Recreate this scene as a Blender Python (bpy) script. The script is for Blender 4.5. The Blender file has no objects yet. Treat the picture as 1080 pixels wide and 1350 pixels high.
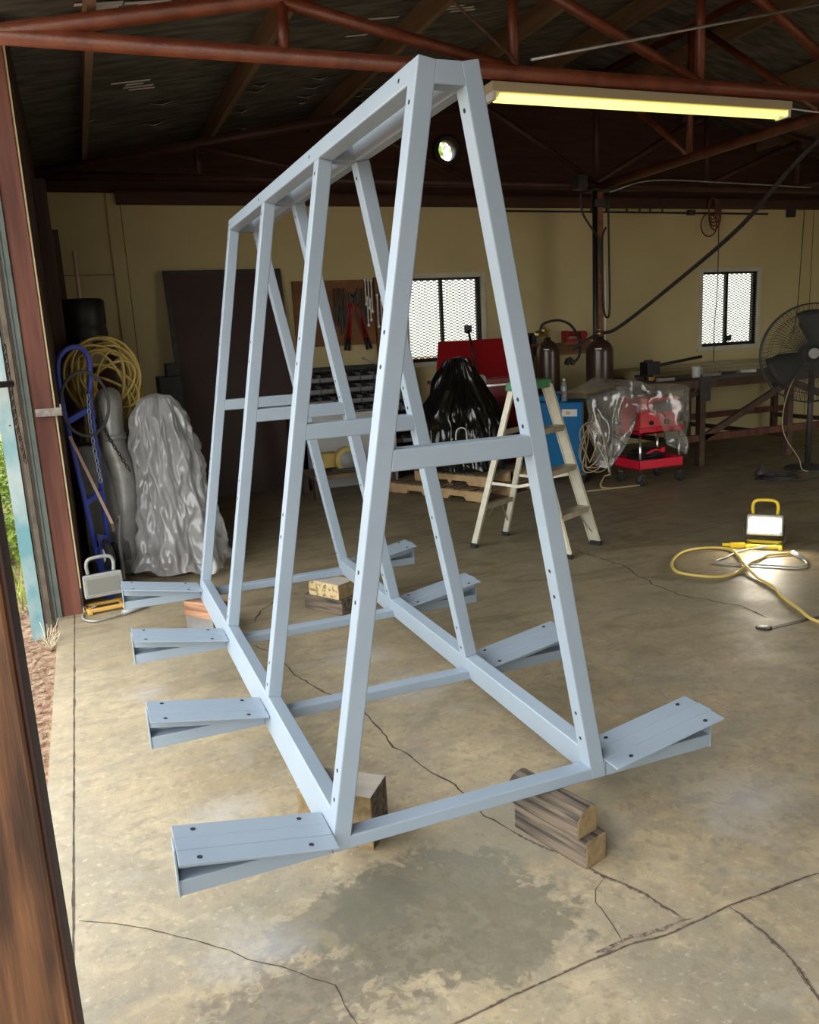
import bpy, bmesh, math, random
from mathutils import Vector, Matrix, noise
from mathutils.geometry import tessellate_polygon
random.seed(7)
PI = math.pi
SC = bpy.context.scene
COL = SC.collection
V = Vector

# ------------------------------------------------------------------ camera (measured by resection of the rack)
CAM = V((-0.909, -1.922, 1.523)); YAW, PIT, ROL, F = 0.3704, 0.2101, -0.0534, 1079.6
fwd = V((math.sin(YAW)*math.cos(PIT), math.cos(YAW)*math.cos(PIT), -math.sin(PIT)))
rgt = V((math.cos(YAW), -math.sin(YAW), 0)); upv = rgt.cross(fwd)
R2 = rgt*math.cos(ROL)+upv*math.sin(ROL); U2 = -rgt*math.sin(ROL)+upv*math.cos(ROL)
cd = bpy.data.cameras.new('camera'); co = bpy.data.objects.new('camera', cd); COL.objects.link(co)
m = Matrix.Identity(4)
for i in range(3):
    m[i][0] = R2[i]; m[i][1] = U2[i]; m[i][2] = -fwd[i]; m[i][3] = CAM[i]
co.matrix_world = m
cd.sensor_fit = 'HORIZONTAL'; cd.sensor_width = 36; cd.lens = 36*F/1080; cd.clip_start = 0.02
SC.camera = co

def ray(px, py): return fwd+R2*((px-540)/F)-U2*((py-675)/F)
def at(px, py, y):
    d = ray(px, py); return CAM+d*((y-CAM.y)/d.y)
def atx(px, py, x):
    d = ray(px, py); return CAM+d*((x-CAM.x)/d.x)
def atz(px, py, z=0.0):
    d = ray(px, py); return CAM+d*((z-CAM.z)/d.z)

# ------------------------------------------------------------------ materials
MATS = {}
def mat(name, col, rough=.6, metal=0., col2=None, scale=8., bump=0., bscale=60., stretch=(1, 1, 1), detail=6, lo=.35, hi=.65, spec=.5, coat=0., trans=0.):
    m = bpy.data.materials.new(name); m.use_nodes = True
    nt = m.node_tree; b = nt.nodes['Principled BSDF']
    b.inputs['Roughness'].default_value = rough; b.inputs['Metallic'].default_value = metal
    b.inputs['Specular IOR Level'].default_value = spec
    b.inputs['Coat Weight'].default_value = coat
    b.inputs['Transmission Weight'].default_value = trans
    b.inputs['Base Color'].default_value = (*col, 1)
    tc = nt.nodes.new('ShaderNodeTexCoord'); mp = nt.nodes.new('ShaderNodeMapping'); mp.inputs['Scale'].default_value = stretch
    nt.links.new(tc.outputs['Object'], mp.inputs['Vector'])
    if col2:
        n = nt.nodes.new('ShaderNodeTexNoise'); n.inputs['Scale'].default_value = scale; n.inputs['Detail'].default_value = detail
        nt.links.new(mp.outputs[0], n.inputs['Vector'])
        r = nt.nodes.new('ShaderNodeValToRGB'); r.color_ramp.elements[0].position = lo; r.color_ramp.elements[1].position = hi
        r.color_ramp.elements[0].color = (*col, 1); r.color_ramp.elements[1].color = (*col2, 1)
        nt.links.new(n.outputs['Fac'], r.inputs['Fac']); nt.links.new(r.outputs[0], b.inputs['Base Color'])
    if bump:
        n2 = nt.nodes.new('ShaderNodeTexNoise'); n2.inputs['Scale'].default_value = bscale; n2.inputs['Detail'].default_value = 5
        nt.links.new(mp.outputs[0], n2.inputs['Vector'])
        bp = nt.nodes.new('ShaderNodeBump'); bp.inputs['Strength'].default_value = bump; bp.inputs['Distance'].default_value = .01
        nt.links.new(n2.outputs['Fac'], bp.inputs['Height']); nt.links.new(bp.outputs[0], b.inputs['Normal'])
    MATS[name] = m
    return m
def emis(name, col, s):
    m = bpy.data.materials.new(name); m.use_nodes = True; b = m.node_tree.nodes['Principled BSDF']
    b.inputs['Base Color'].default_value = (.8, .8, .8, 1)
    b.inputs['Emission Color'].default_value = (*col, 1); b.inputs['Emission Strength'].default_value = s
    return m
def woodmat(name, a, b, rough=.65, axis=2, sc=14, bump=.15):
    st = [1, 1, 1]; st[axis] = .08
    return mat(name, a, rough, 0, b, sc, bump, 60, tuple(st), 8, .38, .62)

M_paint = mat('blue_grey_primer', (.275, .335, .40), .38, 0, (.295, .355, .42), 5, .03, 180, spec=.45)
M_hole = mat('hole_dark', (.015, .017, .02), .9)
M_weld = mat('seam_dark', (.12, .15, .19), .7)
M_cream = mat('cream_wall', (.60, .485, .245), .75, 0, (.66, .54, .29), 1.3, .06, 25)
M_creamtrim = mat('cream_trim', (.58, .54, .45), .7, 0, (.68, .63, .53), 6)
M_gable = mat('gable_board', (.055, .022, .014), .8, 0, (.085, .035, .02), 5, .1, 30, (.3, 1, 3))
M_roof = mat('roof_foil', (.07, .07, .062), .6, 0, (.24, .235, .21), 16, .6, 30, (.12, 1, 1), 8, .35, .7)
M_tear = mat('foil_tear', (.9, .89, .87), .6)
M_purlin = woodmat('purlin_wood', (.20, .125, .07), (.28, .185, .11), axis=1)
M_pipe = mat('red_oxide_pipe', (.12, .026, .011), .36, 0, (.20, .055, .024), 7, .25, 90, spec=.6)
M_pipe_shaded = mat('shaded_red_pipe', (.045, .015, .010), .5, 0, (.07, .025, .016), 7)  # same red pipe, dimness near the back wall put into the colour
M_post = woodmat('post_wood', (.035, .013, .005), (.16, .068, .026), .6, 2, 26, .3)
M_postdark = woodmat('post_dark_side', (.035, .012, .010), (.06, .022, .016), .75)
M_redpost = woodmat('red_post', (.085, .024, .014), (.17, .058, .034), .7)
M_darkpost = woodmat('dark_brown_post', (.05, .026, .018), (.09, .045, .032), .7)
M_creamedge = mat('cream_edge', (.6, .5, .28), .7)
M_block = woodmat('weathered_block', (.035, .028, .022), (.16, .12, .085), .8, 0, 55, .6)
M_blockend = mat('block_end', (.30, .215, .11), .8, 0, (.19, .13, .06), 40, .3)
M_blocktop = mat('block_top', (.34, .29, .23), .8, 0, (.45, .40, .34), 18, .3, 60, (.2, 1, 1))
M_blockred = woodmat('fir_block', (.20, .09, .045), (.42, .23, .13), .75, 0, 50, .4)
M_osb = mat('osb_block', (.55, .42, .22), .8, 0, (.22, .15, .06), 45, .4, 80, lo=.5, hi=.62)
M_pallet = mat('pallet_wood', (.48, .31, .15), .8, 0, (.62, .43, .23), 9, .2, 50)
M_palletdk = mat('pallet_deck', (.15, .10, .06), .85, 0, (.23, .16, .10), 9, .2, 50)
M_alu = mat('ladder_aluminium', (.66, .62, .50), .45, .35, (.74, .71, .60), 20, .05)
M_aludk = mat('ladder_step', (.30, .26, .19), .55, .4, (.40, .35, .26), 20)
M_green = mat('green_plastic', (.05, .22, .09), .5)
M_black = mat('black_plastic', (.012, .012, .013), .45, bump=.1)
M_rubber = mat('rubber', (.02, .02, .02), .8)
M_dark = mat('dark_metal', (.045, .04, .038), .5, .3, (.07, .06, .055), 12, .1)
M_rust = mat('rusty_steel', (.075, .042, .028), .75, .1, (.13, .075, .05), 10, .3, 60)
M_steel = mat('galvanised', (.42, .42, .42), .42, .7, (.58, .58, .57), 14, .1)
M_ruststeel = mat('stained_steel', (.20, .17, .15), .5, .5, (.34, .31, .28), 30, .2)
M_chrome = mat('chrome', (.75, .75, .76), .2, 1)
M_chain = mat('zinc_chain', (.52, .62, .72), .35, .7)
M_red = mat('red_enamel', (.30, .008, .012), .35, spec=.5)
M_redcart = mat('red_cart', (.75, .015, .045), .35)
M_redlite = mat('red_welder', (.80, .09, .10), .4)
M_cyl = mat('brown_cylinder', (.045, .022, .017), .28, .1, (.06, .03, .023), 5, spec=.6)
M_brass = mat('brass', (.55, .40, .15), .3, .9)
M_lens = mat('dull_lens', (.22, .22, .20), .3)
M_label = mat('label_white', (.7, .7, .68), .6)
M_blue = mat('blue_enamel', (.0, .125, .32), .5, spec=.2)
M_dolly = mat('dolly_blue', (.05, .085, .46), .35, 0, (.07, .11, .55), 8, spec=.5)
M_yhose = mat('yellow_hose', (.50, .36, .09), .5, 0, (.58, .43, .13), 10)
M_ycord = mat('yellow_cord', (.62, .46, .12), .5)
M_tan = mat('tan_cable', (.42, .32, .18), .55)
M_yellow = mat('yellow_plastic', (.80, .58, .03), .4)
M_orange = mat('orange_stand', (.62, .36, .08), .5)
M_grey = mat('grey_housing', (.30, .30, .28), .55, .2, (.36, .36, .34), 20)
M_binf = mat('bin_grey', (.26, .265, .27), .55)
M_binhw = mat('hardware_bits', (.10, .10, .10), .5, .5, (.35, .35, .35), 60, .5, 80)
M_peg = mat('pegboard_brown', (.17, .062, .022), .7, 0, (.27, .11, .04), 5, .1)
M_door = mat('brown_door', (.048, .022, .017), .6, 0, (.058, .028, .021), 3)
M_teal = mat('teal_steel', (.12, .27, .30), .55, .1, (.36, .42, .41), 5, .15, 40, (1, 1, .5), 7, .42, .6)
M_shell = mat('channel_grey_green', (.10, .125, .11), .7, 0, (.15, .17, .15), 7)
M_tim = mat('weathered_strip', (.10, .085, .06), .8, 0, (.17, .145, .105), 10, .3)
M_white = mat('white_plastic', (.75, .75, .73), .5)
M_fix = mat('fixture_enamel', (.50, .42, .27), .5)
M_tube = emis('fluorescent_tube', (1, .88, .20), .62)
M_lamp = emis('led_panel', (1, .90, .72), 40)
M_fan = mat('fan_guard', (.06, .06, .055), .5, .4)
M_blade = mat('fan_blade', (.035, .035, .035), .5, .3)
M_strap = mat('pink_strap', (.55, .38, .32), .6)
M_wood2 = woodmat('brown_shelf', (.20, .08, .035), (.30, .13, .06), .6, 0)
M_duct = mat('duct_aluminium', (.36, .355, .34), .45, .5, (.52, .51, .48), 9, .3, 30)
M_lumber = mat('lumber_yellow', (.30, .24, .12), .7, 0, (.38, .31, .17), 10, stretch=(.1, 1, 1))
M_soil = mat('soil', (.18, .085, .045), .95, 0, (.36, .25, .16), 30, .8, 90, lo=.4, hi=.62)
M_grass = mat('lawn', (.08, .16, .03), .9, 0, (.20, .30, .06), 6, .5, 40)
M_twig = mat('dry_stem', (.55, .47, .33), .8)
M_crack = mat('crack_dark', (.05, .036, .025), .95, 0, (.11, .08, .055), 40)
M_joint = mat('joint_dirt', (.13, .095, .065), .95, 0, (.30, .235, .17), 70, .8, lo=.42, hi=.58)
M_thing = mat('grey_machine', (.16, .155, .15), .5, .3, (.24, .23, .22), 9)
M_tape = mat('dusty_rubber_ring', (.07, .07, .07), .5)

def leafmat():
    m = mat('leaf', (.10, .22, .02), .5, 0, (.42, .56, .07), 3)
    return m
M_leaf = leafmat()

def film(name, col, body, rough, bscale, bstr, milk=.3, gl=1.1):
    """crumpled polythene: partly see-through film with sharp glossy folds"""
    m = bpy.data.materials.new(name); m.use_nodes = True; nt = m.node_tree; nt.nodes.clear(); N = lambda t: nt.nodes.new(t); L = nt.links.new
    out = N('ShaderNodeOutputMaterial'); tc = N('ShaderNodeTexCoord')
    n = N('ShaderNodeTexNoise'); n.inputs['Scale'].default_value = bscale; n.inputs['Detail'].default_value = 3; n.inputs['Distortion'].default_value = .8
    n.noise_type = 'RIDGED_MULTIFRACTAL'
    n2 = N('ShaderNodeTexNoise'); n2.inputs['Scale'].default_value = bscale*.4; n2.inputs['Detail'].default_value = 3
    L(tc.outputs['Object'], n.inputs['Vector']); L(tc.outputs['Object'], n2.inputs['Vector'])
    bp = N('ShaderNodeBump'); bp.inputs['Strength'].default_value = bstr; bp.inputs['Distance'].default_value = .012
    L(n.outputs['Fac'], bp.inputs['Height'])
    d = N('ShaderNodeBsdfDiffuse'); d.inputs['Color'].default_value = (*col, 1); L(bp.outputs[0], d.inputs['Normal'])
    tl = N('ShaderNodeBsdfTranslucent'); tl.inputs['Color'].default_value = (*col, 1)
    t = N('ShaderNodeBsdfTransparent'); g = N('ShaderNodeBsdfGlossy'); g.inputs['Roughness'].default_value = rough; L(bp.outputs[0], g.inputs['Normal'])
    mx0 = N('ShaderNodeMixShader'); mx0.inputs[0].default_value = milk; L(d.outputs[0], mx0.inputs[1]); L(tl.outputs[0], mx0.inputs[2])
    rp = N('ShaderNodeMapRange'); rp.inputs['From Min'].default_value = .35; rp.inputs['From Max'].default_value = .65
    rp.inputs['To Min'].default_value = max(0, body-.12); rp.inputs['To Max'].default_value = min(1, body+.12); L(n2.outputs['Fac'], rp.inputs['Value'])
    mx = N('ShaderNodeMixShader'); L(rp.outputs[0], mx.inputs[0]); L(t.outputs[0], mx.inputs[1]); L(mx0.outputs[0], mx.inputs[2])
    fr = N('ShaderNodeFresnel'); fr.inputs['IOR'].default_value = 1.55; L(bp.outputs[0], fr.inputs['Normal'])
    fm = N('ShaderNodeMath'); fm.operation = 'MULTIPLY_ADD'; fm.inputs[1].default_value = gl; fm.inputs[2].default_value = .05*gl; L(fr.outputs[0], fm.inputs[0])
    mg = N('ShaderNodeMixShader'); L(fm.outputs[0], mg.inputs[0]); L(mx.outputs[0], mg.inputs[1]); L(g.outputs[0], mg.inputs[2])
    L(mg.outputs[0], out.inputs['Surface'])
    return m
M_film = film('clear_polythene', (.74, .74, .75), .50, .14, 9, .6, .45, .5)
M_film2 = film('thin_polythene', (.75, .73, .70), .27, .15, 9, .5)
M_tarp = film('black_polythene', (.006, .006, .006), 1.2, .18, 3, .35, 0., .6)

def glassmat():
    m = bpy.data.materials.new('window_glass'); m.use_nodes = True; nt = m.node_tree; nt.nodes.clear()
    out = nt.nodes.new('ShaderNodeOutputMaterial'); t = nt.nodes.new('ShaderNodeBsdfTransparent'); g = nt.nodes.new('ShaderNodeBsdfGlossy')
    g.inputs['Roughness'].default_value = .05; t.inputs['Color'].default_value = (.74, .74, .70, 1)
    mx = nt.nodes.new('ShaderNodeMixShader'); mx.inputs[0].default_value = .05
    nt.links.new(t.outputs[0], mx.inputs[1]); nt.links.new(g.outputs[0], mx.inputs[2]); nt.links.new(mx.outputs[0], out.inputs[0])
    return m
M_glass = glassmat()
M_bottle = film('bottle_plastic', (.75, .8, .9), .35, .08, 20, .2)

def floormat():
    m = bpy.data.materials.new('concrete_floor'); m.use_nodes = True; nt = m.node_tree; b = nt.nodes['Principled BSDF']
    N = lambda t: nt.nodes.new(t); L = nt.links.new
    tc = N('ShaderNodeTexCoord')
    def noi(sc, det=6, dist=0., st=(1, 1, 1)):
        mp = N('ShaderNodeMapping'); mp.inputs['Scale'].default_value = st; L(tc.outputs['Object'], mp.inputs[0])
        n = N('ShaderNodeTexNoise'); n.inputs['Scale'].default_value = sc; n.inputs['Detail'].default_value = det
        n.inputs['Distortion'].default_value = dist; n.inputs['Roughness'].default_value = .62
        L(mp.outputs[0], n.inputs['Vector']); return n.outputs['Fac']
    def ramp(f, p0, c0, p1, c1):
        r = N('ShaderNodeValToRGB'); e = r.color_ramp.elements
        e[0].position = p0; e[1].position = p1; e[0].color = (*c0, 1); e[1].color = (*c1, 1); L(f, r.inputs[0]); return r.outputs[0]
    def mix(f, a, c, mode='MIX'):
        x = N('ShaderNodeMix'); x.data_type = 'RGBA'; x.blend_type = mode
        if isinstance(f, float): x.inputs['Factor'].default_value = f
        else: L(f, x.inputs['Factor'])
        L(a, x.inputs['A'])
        if isinstance(c, tuple): x.inputs['B'].default_value = (*c, 1)
        else: L(c, x.inputs['B'])
        return x.outputs['Result']
    def mr(f, a, b2, c=0., d=1.):
        r = N('ShaderNodeMapRange'); L(f, r.inputs['Value']); r.inputs['From Min'].default_value = a; r.inputs['From Max'].default_value = b2
        r.inputs['To Min'].default_value = c; r.inputs['To Max'].default_value = d; return r.outputs[0]
    def math_(op, a, c):
        x = N('ShaderNodeMath'); x.operation = op
        for k, q in enumerate((a, c)):
            if isinstance(q, (int, float)): x.inputs[k].default_value = q
            else: L(q, x.inputs[k])
        return x.outputs[0]
    base = ramp(noi(1.7, 8, .5), .36, (.365, .285, .17), .64, (.475, .385, .25))
    base = mix(mr(noi(.9, 5, .8), .46, .62), base, (.31, .265, .185))
    base = mix(mr(noi(5, 9, 1.0), .52, .70, 0, .55), base, (.60, .475, .28))
    base = mix(mr(noi(14, 8, .3), .52, .72, 0, .6), base, (.25, .205, .14))
    base = mix(mr(noi(2.6, 10, 1.6, (1, 2.2, 1)), .50, .62, 0, .5), base, (.27, .235, .175))
    base = mix(mr(noi(30, 8, .5), .5, .7, 0, .4), base, (.30, .26, .19))
    base = mix(mr(noi(45, 4), .58, .66, 0, .45), base, (.60, .50, .36))
    base = mix(mr(noi(22, 9, .4), .56, .62, 0, .45), base, (.22, .185, .13))
    base = mix(mr(noi(7, 10, .6, (1, 1.6, 1)), .57, .61, 0, .35), base, (.24, .215, .165))
    base = mix(mr(noi(90, 3), .62, .66, 0, .5), base, (.18, .145, .10))
    base = mix(mr(noi(3.4, 9, .5), .56, .66, 0, .5), base, (.42, .37, .30))
    # stains with a shape of their own: ellipses in floor metres broken by noise
    rag = math_('MULTIPLY', math_('SUBTRACT', noi(20, 10, .4), .5), 1.1)
    def blob(cx, cy, rx, ry, rot, edge=.25, amp=.55, nsc=5):
        mp = N('ShaderNodeMapping'); mp.vector_type = 'TEXTURE'; mp.inputs['Location'].default_value = (cx, cy, 0)
        mp.inputs['Rotation'].default_value = (0, 0, rot); mp.inputs['Scale'].default_value = (rx, ry, 1)
        L(tc.outputs['Object'], mp.inputs[0])
        vl = N('ShaderNodeVectorMath'); vl.operation = 'LENGTH'; L(mp.outputs[0], vl.inputs[0])
        d = math_('ADD', vl.outputs['Value'], math_('ADD', rag, math_('MULTIPLY', math_('SUBTRACT', noi(nsc, 7, .6), .5), amp*4)))
        return mr(d, 1., 1.-edge)
    base = mix(math_('MULTIPLY', blob(-.18, -.12, .36, .27, -.5, .12, .28), .80), base, (.165, .15, .105))
    base = mix(math_('MULTIPLY', math_('MULTIPLY', blob(-.22, -.14, .46, .32, -.4, .3, .3), mr(noi(13, 10, .25), .48, .60)), .42), base, (.30, .265, .19))
    base = mix(math_('MULTIPLY', math_('MULTIPLY', blob(-.5, -.24, .4, .2, -.1, .3, .3), mr(noi(26, 10, .35), .47, .56)), .6), base, (.14, .115, .085))
    base = mix(math_('MULTIPLY', blob(-.40, -.02, .25, .12, .2, .1, .4, 9), .6), base, (.17, .16, .125))
    base = mix(math_('MULTIPLY', blob(-.62, -.26, .2, .10, .1, .1, .5, 14), .65), base, (.17, .145, .11))
    base = mix(math_('MULTIPLY', blob(.15, .1, .4, .25, .2, .5, .3), .45), base, (.25, .245, .2))
    base = mix(math_('MULTIPLY', blob(.9, .3, .5, .25, .2, .5, .3), .4), base, (.27, .26, .22))
    base = mix(math_('MULTIPLY', blob(3.2, 3.6, .5, .25, .1, .5, .3), .5), base, (.24, .19, .14))
    # chalky overspray of the blue paint
    for (cx, cy, rx, ry) in ((-.62, .64, .16, .12), (-.66, -.05, .2, .12), (-.8, 1.75, .14, .12), (.3, 1.25, .25, .2), (.95, -.05, .3, .2), (.2, 1.75, .25, .15)):
        base = mix(math_('MULTIPLY', blob(cx, cy, rx, ry, 0, .9, .25), .3), base, (.55, .56, .60))
    # light falloff deeper into the shop painted as darker floor, with dirt mottling
    sp = N('ShaderNodeSeparateXYZ'); L(tc.outputs['Object'], sp.inputs[0])
    falloff_dirt = mr(math_('ADD', math_('ADD', sp.outputs['Y'], math_('MULTIPLY', sp.outputs['X'], .35)), math_('MULTIPLY', noi(1.2, 6), 1.6)), 1.2, 4.2, 0, .62)
    base = mix(falloff_dirt, base, (.215, .172, .10))
    base = mix(math_('MULTIPLY', falloff_dirt, mr(noi(3, 9, 1.4, (.6, 1.8, 1)), .5, .62)), base, (.14, .105, .06))
    L(base, b.inputs['Base Color'])
    rg = mr(noi(4, 6), .35, .65, .42, .62); L(rg, b.inputs['Roughness']); b.inputs['Specular IOR Level'].default_value = .4
    bp = N('ShaderNodeBump'); bp.inputs['Strength'].default_value = .22; bp.inputs['Distance'].default_value = .01
    L(math_('ADD', noi(9, 8), math_('MULTIPLY', noi(70, 5), .3)), bp.inputs['Height']); L(bp.outputs[0], b.inputs['Normal'])
    return m
M_floor = floormat()

# ------------------------------------------------------------------ mesh helpers
def frame_of(d):
    d = d.normalized(); a = V((0, 0, 1)) if abs(d.z) < .95 else V((1, 0, 0))
    u = d.cross(a).normalized(); return u, d.cross(u).normalized()

class MB:
    def __init__(s): s.bm = bmesh.new(); s.mi = 0; s.sm = False
    def m(s, i): s.mi = i; return s
    def face(s, vs):
        try: f = s.bm.faces.new(vs); f.material_index = s.mi; f.smooth = s.sm; return f
        except ValueError: return None
    def hexa(s, p):
        v = [s.bm.verts.new(q) for q in p]
        for q in ((0, 3, 2, 1), (4, 5, 6, 7), (0, 1, 5, 4), (1, 2, 6, 5), (2, 3, 7, 6), (3, 0, 4, 7)): s.face([v[i] for i in q])
        return s
    def box(s, a, b):
        x0, y0, z0 = [min(a[i], b[i]) for i in range(3)]; x1, y1, z1 = [max(a[i], b[i]) for i in range(3)]
        return s.hexa([(x0, y0, z0), (x1, y0, z0), (x1, y1, z0), (x0, y1, z0), (x0, y0, z1), (x1, y0, z1), (x1, y1, z1), (x0, y1, z1)])
    def obox(s, c, X, Y, Z):
        c, X, Y, Z = V(c), V(X)/2, V(Y)/2, V(Z)/2
        return s.hexa([c+i*X+j*Y+k*Z for k in (-1, 1) for (i, j) in ((-1, -1), (1, -1), (1, 1), (-1, 1))])
    def bar(s, a, b, w, h, up=(0, 0, 1)):
        a, b = V(a), V(b); d = (b-a).normalized(); side = d.cross(V(up)).normalized(); u = side.cross(d)
        return s.obox((a+b)/2, b-a, side*w, u*h)
    def prism(s, poly, ext):
        ext = V(ext); n = len(poly)
        a = [s.bm.verts.new(V(q)) for q in poly]; b = [s.bm.verts.new(V(q)+ext) for q in poly]
        s.face(a[::-1]); s.face(b)
        for i in range(n): s.face([a[i], a[(i+1) % n], b[(i+1) % n], b[i]])
        return s
    def holed(s, outer, holes, ext):
        ext = V(ext); loops = [outer]+holes
        tri = tessellate_polygon([[V(q) for q in l] for l in loops])
        flat = [q for l in loops for q in l]
        a = [s.bm.verts.new(V(q)) for q in flat]; b = [s.bm.verts.new(V(q)+ext) for q in flat]
        for t in tri: s.face([a[i] for i in t][::-1]); s.face([b[i] for i in t])
        o = 0
        for l in loops:
            n = len(l)
            for i in range(n): s.face([a[o+i], a[o+(i+1) % n], b[o+(i+1) % n], b[o+i]])
            o += n
        return s
    def cyl(s, a, b, r0, r1=None, n=14, cap=True):
        a, b = V(a), V(b); r1 = r0 if r1 is None else r1; u, w = frame_of(b-a)
        A = [s.bm.verts.new(a+(u*math.cos(t)+w*math.sin(t))*r0) for t in [2*PI*i/n for i in range(n)]]
        B = [s.bm.verts.new(b+(u*math.cos(t)+w*math.sin(t))*r1) for t in [2*PI*i/n for i in range(n)]]
        sm = s.sm; s.sm = True
        for i in range(n): s.face([A[i], A[(i+1) % n], B[(i+1) % n], B[i]])
        s.sm = sm
        if cap: s.face(A[::-1]); s.face(B)
        return s
    def tube(s, pts, r, n=8, closed=False):
        pts = [V(p) for p in pts]; N = len(pts); rings = []; u = None
        for i, p in enumerate(pts):
            if closed: d = pts[(i+1) % N]-pts[i-1]
            else: d = pts[min(i+1, N-1)]-pts[max(i-1, 0)]
            d.normalize()
            if u is None: u, w = frame_of(d)
            else:
                u = (u-d*u.dot(d)).normalized(); w = d.cross(u)
            rr = r(i/(N-1)) if callable(r) else r
            rings.append([s.bm.verts.new(p+(u*math.cos(t)+w*math.sin(t))*rr) for t in [2*PI*k/n for k in range(n)]])
        sm = s.sm; s.sm = True
        for i in range(N if closed else N-1):
            A, B = rings[i], rings[(i+1) % N]
            for k in range(n): s.face([A[k], A[(k+1) % n], B[(k+1) % n], B[k]])
        if not closed: s.face(rings[0][::-1]); s.face(rings[-1])
        s.sm = sm
        return s
    def lathe(s, prof, c=(0, 0, 0), axis=(0, 0, 1), n=24):
        c = V(c); ax = V(axis).normalized(); u, w = frame_of(ax); rings = []
        for r, z in prof:
            rings.append([s.bm.verts.new(c+ax*z+(u*math.cos(t)+w*math.sin(t))*max(r, 1e-4)) for t in [2*PI*k/n for k in range(n)]])
        sm = s.sm; s.sm = True
        for A, B in zip(rings, rings[1:]):
            for k in range(n): s.face([A[k], A[(k+1) % n], B[(k+1) % n], B[k]])
        s.sm = sm
        s.face(rings[0][::-1]); s.face(rings[-1])
        return s
    def grid(s, P):
        vv = [[s.bm.verts.new(q) for q in row] for row in P]
        sm = s.sm; s.sm = True
        for i in range(len(vv)-1):
            for j in range(len(vv[0])-1): s.face([vv[i][j], vv[i][j+1], vv[i+1][j+1], vv[i+1][j]])
        s.sm = sm
        return s
    def build(s, name, mats, parent=None, M=None, bevel=0, seg=2, thick=0):
        if not isinstance(mats, (list, tuple)): mats = [mats]
        if M is None: M = ROOTM.get(parent.name, Matrix.Identity(4)) if parent else Matrix.Identity(4)
        bmesh.ops.recalc_face_normals(s.bm, faces=s.bm.faces)
        s.bm.transform(M.inverted())
        me = bpy.data.meshes.new(name); s.bm.to_mesh(me); s.bm.free()
        for q in mats: me.materials.append(q)
        o = bpy.data.objects.new(name, me); COL.objects.link(o)
        if parent: o.parent = parent
        else: o.matrix_world = M
        ROOTM[o.name] = M
        if thick:
            k = o.modifiers.new('solid', 'SOLIDIFY'); k.thickness = thick; k.offset = 0
        if bevel:
            k = o.modifiers.new('bevel', 'BEVEL'); k.width = bevel; k.segments = seg; k.limit_method = 'ANGLE'; k.angle_limit = .7
            k.harden_normals = False
        return o
ROOTM = {}
def T(x, y, z=0, rz=0): return Matrix.Translation((x, y, z)) @ Matrix.Rotation(rz, 4, 'Z')
def thing(name, label, cat, loc, rz=0, group=None):
    o = bpy.data.objects.new(name, None); COL.objects.link(o); o.empty_display_size = .1
    M = T(loc[0], loc[1], loc[2], rz); o.matrix_world = M; ROOTM[o.name] = M
    o['label'] = label; o['category'] = cat
    if group: o['group'] = group
    return o
def tag(o, label, cat, group=None, kind=None):
    o['label'] = label; o['category'] = cat
    if group: o['group'] = group
    if kind: o['kind'] = kind
    return o
def struct(o): o['kind'] = 'structure'; return o
def solo(mb, name, mats, label, cat, loc, group=None, **k):
    return tag(mb.build(name, mats, None, T(*loc), **k), label, cat, group)
def dup(root, loc, rz=0, label=None):
    r = root.copy(); COL.objects.link(r); r.location = loc; r.rotation_euler = (0, 0, rz)
    if label: r['label'] = label
    for ch in list(root.children):
        c = ch.copy(); COL.objects.link(c); c.parent = r
        for g in list(ch.children):
            d = g.copy(); COL.objects.link(d); d.parent = c
    return r
def smooth_path(pts, n=8, closed=False):
    pts = [V(p) for p in pts]; out = []; N = len(pts)
    rng = range(N) if closed else range(N-1)
    for i in rng:
        p1, p2 = pts[i], pts[(i+1) % N]
        p0 = pts[i-1] if (closed or i > 0) else p1*2-p2
        p3 = pts[(i+2) % N] if (closed or i+2 < N) else p2*2-p1
        for k in range(n):
            t = k/n
            out.append(.5*((2*p1)+(p2-p0)*t+(2*p0-5*p1+4*p2-p3)*t*t+(3*p1-p0-3*p2+p3)*t**3))
    if not closed: out.append(pts[-1])
    return out

ORD = ['first', 'second', 'third', 'fourth', 'fifth', 'sixth', 'seventh', 'eighth', 'ninth']
WY = 7.0      # back wall plane
# ================================================================== THE SETTING
b = MB(); b.box((-1.199, -3.2, -.12), (10.45, 7.1, 0)); fl = struct(b.build('floor', M_floor))
def ribbon(pts, w, name, mt, z=.0012, jag=.006, seg=.03):
    P = [V((p[0], p[1], 0)) for p in pts]; out = []
    for a, c in zip(P, P[1:]):
        n = max(1, int((c-a).length/seg))
        for i in range(n): out.append(a+(c-a)*(i/n))
    out.append(P[-1]); L, R = [], []
    for i, p in enumerate(out):
        d = (out[min(i+1, len(out)-1)]-out[max(i-1, 0)]).normalized(); s_ = V((-d.y, d.x, 0))
        off = noise.noise(p*9)*jag*2+noise.noise(p*40)*jag; ww = w*(.45+1.3*abs(noise.noise(p*13+V((5, 5, 5)))))
        if i in (0, len(out)-1): ww *= .2
        L.append(p+s_*(off+ww)+V((0, 0, z))); R.append(p+s_*(off-ww)+V((0, 0, z)))
    b = MB(); b.grid([L, R]); return b.build(name, mt, fl)
ribbon([(.84, -.435), (.52, -.435), (.33, -.45), (.2, -.437), (.04, -.445), (-.18, -.46), (-.3, -.474), (-.9, -.5)], .0045, 'expansion_joint', M_joint, jag=.003)
ribbon([(.40, -.437), (.28, -.415), (.1, -.43)], .006, 'joint_rubble', M_joint, jag=.010, z=.0016)
ribbon([(.52, -.44), (.525, -.55), (.512, -.65), (.48, -.78), (.44, -.95)], .008, 'floor_crack', M_joint)
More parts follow.
